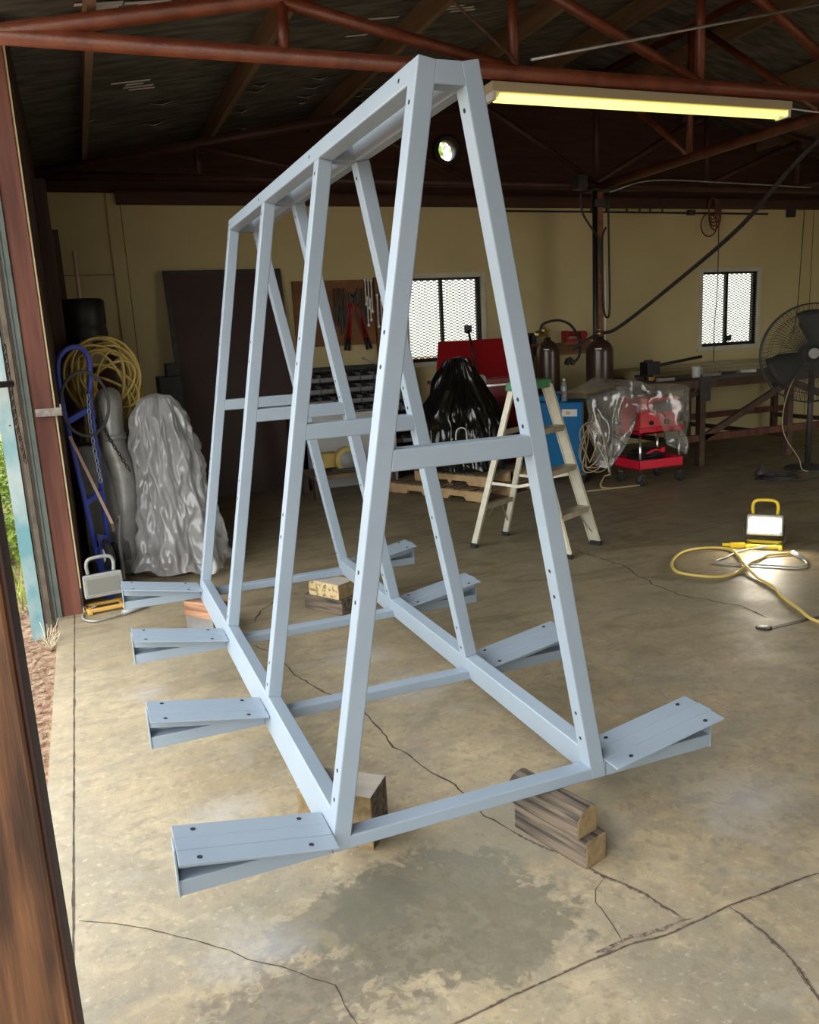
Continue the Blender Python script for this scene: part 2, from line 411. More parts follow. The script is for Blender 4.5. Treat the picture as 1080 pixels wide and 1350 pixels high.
ribbon([(.378, -.426), (.351, -.3), (.297, -.2), (.244, -.047), (.2, .02), (.16, .12)], .008, 'floor_crack', M_joint)
ribbon([(.16, .12), (.132, .229), (.122, .439), (.086, .554), (.03, .788), (.025, 1.04), (.026, 1.24), (-.07, 1.377), (-.139, 1.651), (-.171, 1.99), (-.254, 2.16)], .0045, 'floor_crack', M_crack)
ribbon([(.29, -.2), (.24, -.225), (.21, -.271), (.197, -.392), (.188, -.43)], .0025, 'floor_crack', M_crack)
ribbon([(-1.094, .279), (-.95, .181), (-.806, .055), (-.689, -.066), (-.603, -.157), (-.52, -.25), (-.5, -.38)], .0022, 'floor_crack', M_crack)
ribbon([(1.9, 3.0), (2.18, 2.84), (2.218, 2.367), (2.125, 1.94), (2.133, 1.68), (2.276, 1.364), (2.244, 1.172)], .006, 'floor_crack', M_crack, jag=.015)
ribbon([(.30, 3.5), (.225, 3.2), (.007, 2.79), (-.085, 2.68), (-.165, 2.5)], .006, 'floor_crack', M_crack)
ribbon([(.84, -.437), (.52, -.437), (.33, -.452), (.2, -.439), (.04, -.447), (-.18, -.462), (-.3, -.476), (-.9, -.502)], .0016, 'joint_line', M_crack, jag=.002, z=.002)
ribbon([(.52, -.44), (.525, -.55), (.512, -.65), (.48, -.78), (.44, -.95)], .0022, 'joint_line', M_crack, z=.002)
ribbon([(.378, -.426), (.351, -.3), (.297, -.2), (.244, -.047), (.2, .02), (.16, .12)], .002, 'joint_line', M_crack, z=.002)
ribbon([(-1.11, -1.5), (-1.11, 3.2)], .004, 'slab_groove', M_crack, jag=.001)
b = MB(); b.lathe([(.04, 0), (.04, .002), (.028, .002), (.026, .0025), (.0, .0025)], (2.13, 1.07, .0), n=20); b.box((2.13, 1.04, 0), (2.75, 1.065, .002))
b.build('floor_socket', M_dark, fl)

b = MB(); b.box((-30, -30, -.25), (-1.199, 60, -.05)); b.box((-1.199, 7.15, -.25), (40, 60, -.05)); b.box((-1.199, -30, -.25), (40, -3.2, -.05))
struct(b.build('floor_outside', M_soil))
b = MB()
for i in range(900):
    x = random.uniform(-1.75, -1.22); y = random.uniform(.4, 3.6); a = random.uniform(0, PI); s_ = random.uniform(.008, .028)
    z = -.05+random.uniform(.001, .012); t = V((math.cos(a), math.sin(a), random.uniform(-.3, .3)))*s_; u = V((-math.sin(a), math.cos(a), random.uniform(-.3, .3)))*s_*.4
    c = V((x, y, z+.008)); b.face([b.bm.verts.new(c-t), b.bm.verts.new(c+u), b.bm.verts.new(c+t), b.bm.verts.new(c-u)])
o = b.build('leaf_litter', mat('dry_leaf', (.30, .23, .13), .9, 0, (.20, .12, .07), 40)); tag(o, 'pale dry leaf litter on the soil outside the slab edge', 'leaf litter', kind='stuff')

# back wall with two window holes (cream) and the dark gable with a round vent
W1 = (2.66, 3.60, 1.23, 2.17); W2 = (6.85, 7.79, 1.19, 2.15)
def rect(x0, x1, z0, z1, y): return [(x0, y, z0), (x1, y, z0), (x1, y, z1), (x0, y, z1)]
b = MB(); b.holed(rect(-1.3, 10.6, 0, 3.05, WY), [rect(*W1, WY), rect(*W2, WY)], (0, .12, 0)); struct(b.build('wall_back', M_cream))
cv = V((3.23, WY, 3.54)); circ = [(cv.x+.115*math.cos(t), WY+.02, cv.z+.115*math.sin(t)) for t in [2*PI*i/28 for i in range(28)]]
b = MB(); b.holed([(-1.3, WY+.02, 3.05), (10.6, WY+.02, 3.05), (10.6, WY+.02, 3.28), (4.67, WY+.02, 4.47), (-1.3, WY+.02, 3.27)], [circ], (0, .08, 0)); struct(b.build('wall_gable', M_gable))
b = MB(); b.box((-.36, 6.93, 2.94), (10.45, WY, 3.06)); struct(b.build('trim_1', M_gable))
for i, x in enumerate((-.42,)):
    b = MB(); b.box((x-.03, 6.975, .1), (x+.03 if i else x+.06, WY, 2.94+(.1 if i == 0 else 0))); struct(b.build('trim_%d' % (i+2), M_cream))
b = MB()
for x in (-.32, 8.75): b.box((x-.003, 6.996, .1), (x+.003, WY, 2.94))
b.box((-1, 6.996, 2.28), (-.45, WY, 2.286)); struct(b.build('trim_5', M_gable))
# side walls
b = MB(); b.box((-1.14, 3.3, 0), (-1.04, 7.0, 3.3)); struct(b.build('wall_left', M_darkpost))
b = MB(); b.box((10.4, -3.2, 0), (10.5, 7.0, 3.3)); struct(b.build('wall_right', M_cream))
b = MB(); b.box((-1.14, -3.2, 0), (5.2, -3.08, 4.6)); b.box((8.2, -3.2, 0), (10.5, -3.08, 4.6)); b.box((5.2, -3.2, 2.7), (8.2, -3.08, 4.6)); struct(b.build('wall_front_blocker', M_gable))  # unseen wall added to cut light from behind; opening added to brighten the back
# roof: two slopes, underside lined with torn foil
zr = lambda x: 3.5+.2*x if x <= 4.67 else 4.434-.2*(x-4.67)
b = MB()
b.hexa([(-1.7, -2.7, zr(-1.7)), (4.67, -2.7, zr(4.67)), (4.67, 7.4, zr(4.67)), (-1.7, 7.4, zr(-1.7)), (-1.7, -2.7, zr(-1.7)+.06), (4.67, -2.7, zr(4.67)+.06), (4.67, 7.4, zr(4.67)+.06), (-1.7, 7.4, zr(-1.7)+.06)])
b.hexa([(4.67, -2.7, zr(4.67)), (11, -2.7, zr(11)), (11, 7.4, zr(11)), (4.67, 7.4, zr(4.67)), (4.67, -2.7, zr(4.67)+.06), (11, -2.7, zr(11)+.06), (11, 7.4, zr(11)+.06), (4.67, 7.4, zr(4.67)+.06)])
ce = struct(b.build('ceiling', M_roof))
def roofpt(px, py):
    d = ray(px, py); t = (3.5+.2*CAM.x-CAM.z)/(d.z-.2*d.x); return CAM+d*t
for (px, py, l) in ((213, 134, .20), (203, 161, .2), (119, 156, .07), (344, 110, .16), (337, 118, .16), (317, 145, .15), (320, 167, .12), (412, 113, .2), (422, 101, .16), (404, 125, .2), (397, 133, .18), (485, 114, .18), (471, 124, .18), (500, 91, .18), (478, 130, .1)):
    p = roofpt(px, py); b = MB(); top, bot = [], []
    for i in range(9):
        t = i/8-.5; w = .05*(1-abs(2*t)**1.5)*(1 if l > .1 else .5)
        c = p+V((t*l*.98, t*l*.15, 0)); c.z = zr(c.x)-.006
        top.append(c+V((0, w, 0))); bot.append(c+V((0, -w, -.035*(1-abs(2*t)))))
    b.grid([top, bot]); b.build('foil_tear', M_tear, ce, thick=.002)
for (px, py, n) in ((172, 106, 4), (505, 22, 1), (470, 45, 1), (600, 6, 3), (130, 2, 3), (195, 0, 4)):
    for k in range(n):
        p = roofpt(px+k*5, py+k*3); b = MB(); l = random.uniform(.12, .3); c = p-V((0, 0, .01))
        b.obox(c, (l, l*.15, l*.2), (-.006, .03, 0), (0, 0, .004)); b.build('foil_tear', M_tear, ce)
# purlins
k = 2
for x, od in zip((-.62, .52, 1.68, 2.88, 4.05, 5.3, 6.5, 7.7, 8.9), ORD):
    b = MB(); z = zr(x); b.box((x-.022, -2.6, z-.17), (x+.022, 6.98, z-.004))
    o = b.build('roof_purlin', M_purlin); k += 1
    tag(o, 'brown timber purlin under the dark roof, %s counted from the left wall' % od, 'roof purlin', 'timber purlins carrying the roof')
# pipe trusses across the shop
def truss(y, label, M_pipe=M_pipe):
    t = thing('roof_truss', label, 'roof truss', (-1.02, y, 3.05), 0)
    b = MB(); b.cyl((-1.1, y, 3.05), (10.4, y, 3.05), .043, n=16); b.build('bottom_chord', M_pipe, t)
    tz = lambda x: 3.07+.2*(min(x, 9.34-x)+1.0)
    b = MB(); b.cyl((-1.1, y, 3.05), (4.67, y, tz(4.67)), .043, n=16); b.build('top_chord', M_pipe, t)
    b = MB(); b.cyl((4.67, y, tz(4.67)), (10.4, y, 3.07), .043, n=16); b.build('top_chord', M_pipe, t)
    xs = [.35, 1.76, 3.16, 4.67, 6.18, 7.58, 8.99]
    for x in xs:
        b = MB(); b.cyl((x, y, 3.05), (x, y, tz(x)), .032, n=12); b.build('web_post', M_pipe, t)
    for i in range(3):
        b = MB(); b.cyl((xs[i], y, tz(xs[i])-.02), (xs[i+1], y, 3.07), .034, n=12); b.build('web_diagonal', M_pipe, t)
        b = MB(); b.cyl((xs[6-i], y, tz(xs[6-i])-.02), (xs[5-i], y, 3.07), .034, n=12); b.build('web_diagonal', M_pipe, t)
    return t
truss(2.82, 'red oxide pipe truss crossing overhead just behind the tube light')
truss(6.2, 'shade-darkened red pipe truss near the back wall above the column', M_pipe_shaded)
t = thing('ridge_truss', 'rusty red pipe truss running from the column towards the viewer', 'roof truss', (4.67, 6.2, 3.05))
b = MB(); b.cyl((4.67, -2.4, 3.03), (4.67, 6.2, 3.03), .045, n=16); b.build('bottom_chord', M_pipe, t)
b = MB(); b.cyl((4.67, -2.4, 4.15), (4.67, 6.2, 4.15), .045, n=16); b.build('top_chord', M_pipe, t)
for y0 in (4.7, 3.2, 1.6, .1):
    b = MB(); b.cyl((4.67, y0, 3.03), (4.67, y0, 4.15), .03, n=12); b.build('web_post', M_pipe, t)
    b = MB(); b.cyl((4.67, y0, 3.05), (4.67, y0+1.45, 4.15), .028, n=12); b.build('web_diagonal', M_pipe, t)
b = MB(); b.cyl((1.81, 2.70, 3.09), (4.25, 2.70, 3.62), .009, n=8)
solo(b, 'conduit_rod', M_steel, 'thin pale metal rod rising to the right above the tube light', 'metal rod', (1.81, 2.7, 3.07))
b = MB(); b.cyl((1.0, 2.75, 3.62), (1.77, 2.78, 3.09), .009, n=8)
solo(b, 'tie_rod', M_rust, 'slim rusty rod slanting down to the pipe truss', 'metal rod', (1.0, 2.75, 3.6))
# steel column / timber post with conduits
t = thing('steel_column', 'slim brown post with dark pipe standing behind the gas cylinders', 'column', (4.67, 6.2, 0))
b = MB(); b.box((4.645, 6.17, 0), (4.735, 6.25, 3.0)); b.build('post', M_wood2, t)
b = MB(); b.cyl((4.62, 6.16, 0), (4.62, 6.16, 3.0), .028, n=12); b.build('pipe', M_black, t)
b = MB(); b.cyl((4.75, 6.16, 1.3), (4.75, 6.16, 2.2), .012, n=8); b.build('conduit', M_white, t)
b = MB(); b.box((4.55, 6.08, 2.985), (4.80, 6.3, 3.005)); b.box((4.60, 6.13, 2.6+.22), (4.78, 6.18, 2.9)); b.build('cap_plate', M_dark, t)

# windows
def window(n, W, hinge):
    x0, x1, z0, z1 = W
    b = MB(); f = .055
    for (p, q) in (((x0-f, 6.97, z0-f), (x0, 7.0, z1+f)), ((x1, 6.97, z0-f), (x1+f, 7.0, z1+f)), ((x0, 6.97, z1), (x1, 7.0, z1+f)), ((x0-f-.02, 6.96, z0-f), (x1+f+.02, 7.0, z0))): b.box(p, q)
    w = struct(b.build('window_%d' % n, M_creamtrim, bevel=.003))
    b = MB(); g = .022; xm = (x0+x1)/2-.03
    for (p, q) in (((x0, 7.02, z0), (x0+g, 7.06, z1)), ((x1-.05, 7.02, z0), (x1, 7.06, z1)), ((x0, 7.02, z0), (x1, 7.06, z0+.04)), ((x0, 7.02, z1-g), (x1, 7.06, z1)), ((xm-.02, 7.02, z0), (xm+.02, 7.06, z1))): b.box(p, q)
    b.build('window_sash', M_black, w)
    b = MB(); b.box((x0, 7.075, z0), (x1, 7.08, z1)); b.build('pane', M_glass, w)
    b = MB(); rows = int((z1-z0)/.0335); cols = 24; r = .0046
    for i in range(rows+1):
        z = z0+i*(z1-z0)/rows
        for s_ in (-1, 1):
            for c in range(cols):
                xa = x0+(x1-x0)*c/cols; xb = x0+(x1-x0)*(c+1)/cols; h = (z1-z0)/rows/2
                za = z+(h if (c % 2 == 0) else 0)*s_; zb = z+(0 if (c % 2 == 0) else h)*s_
                za = min(max(za, z0), z1); zb = min(max(zb, z0), z1)
                b.hexa([(xa, 7.004, za-r), (xb, 7.004, zb-r), (xb, 7.007, zb-r), (xa, 7.007, za-r), (xa, 7.004, za+r), (xb, 7.004, zb+r), (xb, 7.007, zb+r), (xa, 7.007, za+r)])
    b.build('security_mesh', M_black, w)
    if n == 2:
        b = MB(); b.box((7.28, 7.062, 1.25), (7.43, 7.072, 1.32)); b.build('window_sticker', M_dark, w)
window(1, W1, 0); window(2, W2, 1)
b = MB(); b.lathe([(.112, 0), (.165, 0), (.175, .03), (.165, .06), (.112, .06)], (cv.x, 6.96, cv.z), (0, 1, 0), 32)
b2 = MB()
n_ = 32
rings = []
for (r, y) in ((.113, 7.1), (.113, 6.96), (.15, 6.95), (.165, 6.97), (.165, 7.02)):
    rings.append([b2.bm.verts.new((cv.x+r*math.cos(2*PI*i/n_), y, cv.z+r*math.sin(2*PI*i/n_))) for i in range(n_)])
b2.sm = True
for A, B in zip(rings, rings[1:]):
    for i in range(n_): b2.face([A[i], A[(i+1) % n_], B[(i+1) % n_], B[i]])
b.bm.free()
solo(b2, 'round_vent', M_dark, 'round dark vent collar high in the gable with daylight behind', 'vent', (cv.x, WY, cv.z))

# ================================================================== THE RACK
Z0 = .178; Wb, Wt, H, S_, TT = .8775, .1593, 1.9917, .0508, .0542
A = math.atan((Wb-Wt)/2/H); SL = H/math.cos(A); HB, HT, HC = .1056, .0565, .0383
YS = [0, .8442, 1.694, 2.5385]
def lp(sd, u, v, y):       # u into the rack, v up the lean
    x = -Wb/2+v*math.sin(A)+u*math.cos(A); z = Z0+v*math.cos(A)-u*math.sin(A)
    return V((x*-sd, y, z))
def lbox(b, sd, u0, u1, v0, v1, y0, y1, cutz=False):
    q = [lp(sd, u0, v0, y0), lp(sd, u1, v0, y0), lp(sd, u1, v0, y1), lp(sd, u0, v0, y1), lp(sd, u0, v1, y0), lp(sd, u1, v1, y0), lp(sd, u1, v1, y1), lp(sd, u0, v1, y1)]
    if cutz:
        for p in q[:4]:
            if abs(p.z-Z0) < .03:
                d = (p.z-Z0)/math.cos(A); p.z = Z0; p.x += (-sd)*(-d*math.sin(A))
    return b.hexa(q)
def hole(b, c, n, r=.006):
    b.cyl(c-n*.001, c+n*.0006, r, n=10)
rk = thing('storage_rack', 'large blue-grey painted steel A-frame rack standing on timber blocks', 'rack', (0, 1.27, Z0))
yE = YS[3]+TT
for sd in (-1, 1):
    nm = lp(sd, -1, 0, 0)-lp(sd, 0, 0, 0)
    for i, y in enumerate(YS):
        b = MB(); lbox(b, sd, 0, S_, 0 if i == 0 else HB-.002, SL-HT+.001 if i else SL-.0006, y, y+TT, i == 0)
        lg = b.build('leg', M_paint, rk, bevel=.0045, seg=3)
        b = MB()
        zs = (.318, .40, .857, .936, 1.454, 1.538, 2.07) if sd == -1 else (.31, .395, .772, .851, 1.271, 1.344, 2.057)
        for z in zs:
            v = (z-Z0)/math.cos(A)
            hole(b, lp(sd, 0, v, y+TT/2), nm); vi = v+S_*math.tan(A); hole(b, lp(sd, S_, vi, y+TT/2), -nm)
        b.build('bolt_hole', M_hole, lg)
    b = MB(); lbox(b, sd, 0, S_, 0, HB, TT-.004, yE, True); b.build('base_rail', M_paint, rk, bevel=.0045, seg=3)
    b = MB(); lbox(b, sd, 0, S_, SL-HT, SL, TT-.004, yE); tr = b.build('top_rail', M_paint, rk, bevel=.0045, seg=3)
    b = MB()
    for y in (.118, .968, 1.82, 2.57): hole(b, lp(sd, 0, SL-.028, y), nm); hole(b, lp(sd, S_, SL-.028, y), -nm)
    b.build('bolt_hole', M_hole, tr)
def xin(z, u=S_):          # |x| of inner plane at height z
    v = ((z-Z0)+u*math.sin(A))/math.cos(A); return abs(lp(-1, u, v, 0).x)
for i, y in enumerate(YS):
    z0, z1 = Z0, Z0+HC; e = .004
    b = MB(); b.prism([(-xin(z0)-e, y+.0004, z0), (xin(z0)+e, y+.0004, z0), (xin(z1)+e, y+.0004, z1), (-xin(z1)-e, y+.0004, z1)], (0, TT, 0)); b.build('base_cross_tube', M_paint, rk, bevel=.004)
    z0, z1 = Z0+1.0133, Z0+1.0695
    b = MB(); b.prism([(-xin(z0)-e, y+.0004, z0), (xin(z0)+e, y+.0004, z0), (xin(z1)+e, y+.0004, z1), (-xin(z1)-e, y+.0004, z1)], (0, TT, 0)); b.build('middle_cross_tube', M_paint, rk, bevel=.005, seg=3)
    z0, z1 = 2.106, 2.161
    b = MB(); b.prism([(-xin(z0)-e, y+.0004, z0), (xin(z0)+e, y+.0004, z0), (xin(z1)+e, y+.0004, z1), (-xin(z1)-e, y+.0004, z1)], (0, TT, 0)); b.build('top_cross_plate', M_paint, rk, bevel=.003)
tA = math.tan(A)
for sd in (-1, 1):
    for i, y in enumerate(YS):
        X0, X1 = .432, .832; cy = y+TT/2; hw = .0915; zi, zo = .236, .236+.4*tA
        # deck: three strips seen from above, the middle one is the tilted tube flush with two side flats
        def dk(y0, y1, t, name, par, dz=0, x0=X0, x1=X1, bev=.0015):
            b = MB(); q = []
            for zz in (-t, 0):
                q += [(sd*x0, y0, zi+zz+dz), (sd*x1, y0, zo+zz+dz), (sd*x1, y1, zo+zz+dz), (sd*x0, y1, zi+zz+dz)]
            if sd < 0: q = [q[k] for k in (1, 0, 3, 2, 5, 4, 7, 6)]
            b.hexa(q); return b.build(name, M_paint, par, bevel=bev)
        ft = MB(); ft.prism([(sd*.437, y+.001, Z0), (sd*.835, y+.001, Z0), (sd*.835, y+.001, Z0+.043), (sd*.437, y+.001, Z0+.043)], (0, TT, 0))
        f = ft.build('outrigger', M_paint, rk, bevel=.003)
        dk(y+.0022, y-.0002+TT, .052, 'deck_tube', f)
        b = MB(); b.prism([(sd*.45, y+TT-.006, Z0+.02), (sd*.833, y+TT-.006, Z0+.02), (sd*.833, y+TT-.006, zo-.03), (sd*.45, y+TT-.006, zi-.03)], (0, .003, 0)); b.build('wedge_plate', M_paint, f)
        dk(cy-hw, cy-.0285, .006, 'deck_flat', f); dk(cy+.0285, cy+hw, .006, 'deck_flat', f)
        dk(cy-.0275, cy+.0275, .004, 'deck_strip', f, dz=.0005)
        b = MB(); b.box((sd*.833, y-.002, Z0), (sd*.838, y+TT+.004, zo)); b.build('end_cap', M_paint, f, bevel=.001)
        for (xx, yy) in ((.50, cy-.065), (.50, cy+.065), (.78, cy-.065), (.78, cy+.065)):
            b = MB(); c = V((sd*xx, yy, zi+(xx-X0)*tA)); hole(b, c+V((0, 0, .0006)), V((-sd*math.sin(A), 0, math.cos(A))), .007)
            b.build('bolt_hole', M_hole, f)
        b = MB(); b.box((sd*.434, y-.0006, Z0+.001), (sd*.4365, y+TT+.001, Z0+.058)); b.build('weld_seam', M_weld, f)

# timber blocks under it
def beam(name, label, cat, c, ang, L, w, h, z0, mats, group=None, rnd=False, bev=.004):
    M = T(c[0], c[1], z0, ang); b = MB()
    if rnd:
        pr = [(-w/2, 0), (w/2, 0), (w/2, h-.022), (w/2-.006, h-.008), (w/2-.018, h), (-w/2+.042, h), (-w/2+.022, h-.007), (-w/2+.006, h-.022), (-w/2, h-.032)]
    else: pr = [(-w/2, 0), (w/2, 0), (w/2, h), (-w/2, h)]
    b.prism([M @ V((-L/2, p, q)) for p, q in pr], (M.to_3x3() @ V((L, 0, 0))))
    bm = b.bm; bm.faces.ensure_lookup_table()
    bm.faces[0].material_index = 1; bm.faces[1].material_index = 1
    if len(mats) > 2: bm.faces[4].material_index = 2
    return tag(b.build(name, mats, None, M, bevel=bev), label, cat, group)
ang = math.atan2(-.276, .079)
beam('timber_block', 'lower dark weathered timber block under the near right rack corner', 'timber block', (.269, .005), ang, .29, .088, .088, 0, [M_block, M_blockend])
beam('timber_block', 'upper weathered block with rounded edge under the near right rack corner', 'timber block', (.252, .02), ang, .285, .085, .0885, .0885, [M_block, M_blockend], rnd=True)
o = beam('timber_block', 'tall squared timber block under the near left rack corner', 'timber block', (-.306, .345), math.atan2(.14, -.165), .25, .135, .178, 0, [M_blockend, M_block, M_blocktop])
beam('timber_block', 'lower dark block under the far right rack corner', 'timber block', (.285, 2.50), -1.05, .3, .12, .088, 0, [M_block, M_block])
beam('timber_block', 'pale speckled strand board block on top at the far right corner', 'timber block', (.30, 2.50), -1.05, .24, .14, .0885, .0885, [M_osb, M_blockend, M_blocktop])
beam('timber_block', 'upper reddish fir block under the far left rack corner', 'timber block', (-.415, 2.47), -.9, .26, .09, .0885, .0885, [M_blockred, M_blockred])
beam('timber_block', 'lower grey block under the far left rack corner', 'timber block', (-.43, 2.50), -.9, .2, .09, .088, 0, [M_thing, M_thing])

# ================================================================== DOORWAY LEFT
t = thing('door_post', 'thick stained timber doorway post close to the viewer at the left', 'post', (-1.14, -.5, -.05))
b = MB(); b.box((-1.30, -.50, -.05), (-1.065, -.372, 3.2)); b.build('timber', M_post, t, bevel=.008)
b = MB(); b.box((-1.0655, -.492, -.05), (-1.058, -.38, 3.2)); b.build('side_face', M_postdark, t, bevel=.002)  # darker brown layer on the right side face of the post
t = thing('jamb_post', 'red-brown painted timber post at the far side of the left doorway', 'post', (-1.11, 3.25, -.05))
b = MB(); b.box((-1.175, 3.2, -.05), (-1.062, 3.3, 3.25)); b.build('timber', M_redpost, t, bevel=.006)
b = MB(); b.box((-1.062, 3.21, 0), (-1.052, 3.3, 3.2)); b.build('cream_edge_strip', M_creamedge, t)
b = MB(); b.box((-1.16, 3.17, 1.19), (-1.02, 3.2, 1.235)); b.box((-1.03, 3.15, 1.20), (-1.02, 3.2, 1.255)); b.build('latch_plate', M_ruststeel, t, bevel=.002)
b = MB(); b.box((-1.225, 3.19, -.05), (-1.176, 3.26, 3.2)); b.box((-1.215, 3.185, -.05), (-1.205, 3.19, 3.2))
solo(b, 'door_track', M_shell, 'grey-green steel track channel fixed beside the red-brown post', 'door track', (-1.2, 3.2, -.05), bevel=.002)
b = MB(); b.box((-1.262, 3.17, -.05), (-1.235, 3.22, 3.0))
solo(b, 'batten', M_tim, 'narrow weathered batten between the hanging chain and the steel track', 'batten', (-1.245, 3.2, -.05))
b = MB(); b.box((-1.30, 3.275, -.05), (-1.165, 3.295, 3.25)); struct(b.build('trim_6', M_darkpost))  # dark board added to stand for shade in the gap and hide sky
t = thing('gate_stile', 'peeling teal painted steel gate stile at the doorway', 'gate', (-1.29, 3.0, -.05))
b = MB(); b.box((-1.335, 2.98, -.05), (-1.262, 2.99, 2.6)); b.box((-1.266, 2.98, -.05), (-1.262, 3.03, 2.6)); b.build('angle_bar', M_teal, t)
b = MB(); hole(b, V((-1.285, 2.98, 1.17)), V((0, -1, 0)), .005); b.build('bolt_hole', M_hole, t)
b = MB(); p = atx(-20, 513, -1.42); b.cyl((-1.6, 2.75, 1.392), (-1.235, 2.93, 1.392), .017, n=14); b.build('gate_bar', M_dark, t)
def chain(pts, link, r, mt, name, label, n):
    P = smooth_path(pts, 24); L = [0]
    for a, c in zip(P, P[1:]): L.append(L[-1]+(c-a).length)
    b = MB(); tot = L[-1]
    for i in range(n):
        s_ = (i+.5)/n*tot; j = max(k for k in range(len(L)) if L[k] <= s_); j = min(j, len(P)-2)
        c = P[j]+(P[j+1]-P[j])*((s_-L[j])/max(1e-6, L[j+1]-L[j])); d = (P[j+1]-P[j]).normalized(); u, w = frame_of(d)
        if i % 2: u, w = w, u
        if True: u = (u*.8+w*.6).normalized() if i % 2 == 0 else (u*.8-w*.6).normalized()
        hl = tot/n*.62; hw = hl*.55
        b.tube([c+d*hl*math.sin(q)*1.0+u*hw*math.cos(q) for q in [2*PI*k/12 for k in range(12)]], r, 6, closed=True)
    return solo(b, name, mt, label, 'chain', tuple(P[0]))
chain([(-1.262, 3.1, 1.6), (-1.26, 3.1, 1.2), (-1.245, 3.1, .95)], .05, .005, M_rust, 'door_chain', 'rusty chain hanging between the teal stile and the track', 26)
b = MB()
for i in range(26):
    a = random.uniform(0, 2*PI); l = random.uniform(.05, .16); c = V((-1.235, 2.75, -.05)); pts = [c]
    for k in range(4): pts.append(pts[-1]+V((math.cos(a)*l/4*random.uniform(.2, 1), math.sin(a)*l/4, l/3*random.uniform(.3, 1)))); a += random.uniform(-.9, .9)
    b.tube(pts, .002, 4)
solo(b, 'dead_weed', M_twig, 'dry straggly weed at the foot of the teal stile', 'weed', (-1.235, 2.75, -.05))

def shrub(x, y, r, h, n, label):
    t = thing('garden_shrub', label, 'shrub', (x, y, -.05))
    b = MB()
    for k in range(7):
        a = random.uniform(0, 2*PI); b.tube([(x, y, -.05), (x+math.cos(a)*r*.4, y+math.sin(a)*r*.4, h*.5), (x+math.cos(a)*r*.7, y+math.sin(a)*r*.7, h*.85)], .014, 5)
    b.build('stem', M_twig, t)
    b = MB()
    for i in range(n):
        a = random.uniform(0, 2*PI); q = random.random(); rr = r*math.sqrt(random.random())*(1-.45*q*q)
        c = V((x+rr*math.cos(a), y+rr*math.sin(a), -.03+h*q)); d = V((random.gauss(0, 1), random.gauss(0, 1), random.gauss(0, .6))).normalized(); u, w = frame_of(d); s_ = random.uniform(.03, .07)
        b.face([b.bm.verts.new(c), b.bm.verts.new(c+d*s_*.6+u*s_*.32), b.bm.verts.new(c+d*s_*1.3), b.bm.verts.new(c+d*s_*.6-u*s_*.32)])
    b.build('foliage', M_leaf, t)
for (x, y, r, h, n, l) in ((-1.75, 5.2, .4, 1.0, 2600, 'leafy yellow-green shrub nearest outside the left doorway'), (-1.9, 6.6, .5, 1.35, 3200, 'taller yellow-green shrub behind the nearest one outside'), (-2.1, 8.6, .7, 1.5, 3600, 'farthest bright green shrub beyond the left doorway'), (-2.6, 4.3, .5, .8, 1800, 'low green shrub out to the left of the doorway')):
    shrub(x, y, r, h, n, l)
b = MB()
for i in range(5000):
    x = random.uniform(-3.2, -1.35); y = random.uniform(3.4, 11); h = random.uniform(.05, .2); a = random.uniform(0, PI); c = V((x, y, -.05)); u = V((math.cos(a), math.sin(a), 0))*.006
    b.face([b.bm.verts.new(c-u), b.bm.verts.new(c+u), b.bm.verts.new(c+V((random.uniform(-.05, .05), random.uniform(-.05, .05), h)))])
tag(b.build('tall_grass', M_leaf), 'bright green grass growing outside the left wall', 'grass', kind='stuff')
b = MB()
for i in range(7000):
    c = V((random.uniform(1.5, 9.5), random.uniform(10.5, 12), random.uniform(3.0, 6.3))); d = V((random.gauss(0, 1), random.gauss(0, 1), random.gauss(0, 1))).normalized(); u, w = frame_of(d); s_ = random.uniform(.1, .2)
    if noise.noise(c*1.1) < -.02: continue
    b.face([b.bm.verts.new(c), b.bm.verts.new(c+d*s_*.6+u*s_*.32), b.bm.verts.new(c+d*s_*1.3), b.bm.verts.new(c+d*s_*.6-u*s_*.32)])
t = thing('garden_tree', 'green tree crown glimpsed through the round gable vent', 'tree', (6.7, 11.2, -.05))
b.build('foliage', M_leaf, t); b = MB(); b.cyl((6.7, 11.2, -.05), (6.7, 11.2, 4.5), .14, .06); b.build('trunk', M_darkpost, t)

# ================================================================== LEFT CORNER CLUTTER
b = MB(); b.box((-1.04, 4.55, 0), (-.955, 4.68, 2.72)); o = solo(b, 'wall_stud', M_darkpost, 'tall dark brown timber stud against the left wall', 'post', (-1, 4.6, 0), bevel=.004)
b = MB(); b.box((-1.04, 5.4, 0), (-.915, 5.5, 2.5)); solo(b, 'wall_stud', M_darkpost, 'shorter dark timber stud further back by the left wall', 'post', (-.98, 5.45, 0), bevel=.004)
t = thing('shelf_stand', 'dark timber stand in the left corner carrying the black tank', 'shelf', (-.82, 5.0, 0))
for (x, y) in ((-1.0, 4.82), (-.66, 4.82), (-1.0, 5.2), (-.66, 5.2)):
    b = MB(); b.box((x-.02, y-.02, 0), (x+.02, y+.02, 1.56)); b.build('leg', M_darkpost, t)
for z in (.5, 1.0, 1.56):
    b = MB(); b.box((-1.02, 4.8, z), (-.64, 5.22, z+.03)); b.build('shelf', M_darkpost, t)
b = MB(); b.sm = True; b.lathe([(.15, 0), (.165, .02), (.165, .12), (.158, .14), (.158, .15), (.165, .17), (.165, .33), (.15, .345), (.05, .35)], (-.82, 5.0, 1.59), n=28)
solo(b, 'black_tank', M_black, 'glossy black round tank on the dark corner stand', 'tank', (-.82, 5, 1.59))
b = MB(); b.lathe([(.02, -.03), (.05, -.03), (.075, 0), (.075, .03), (.04, .07), (.0, .08)], (-.66, 4.72, 1.55), (.2, -1, 0), 20)
b.box((-.68, 4.74, 1.032), (-.64, 4.81, 1.52)); solo(b, 'pump_motor', M_dark, 'small dark motor body above the yellow hose coil', 'motor', (-.66, 4.75, 1.03))
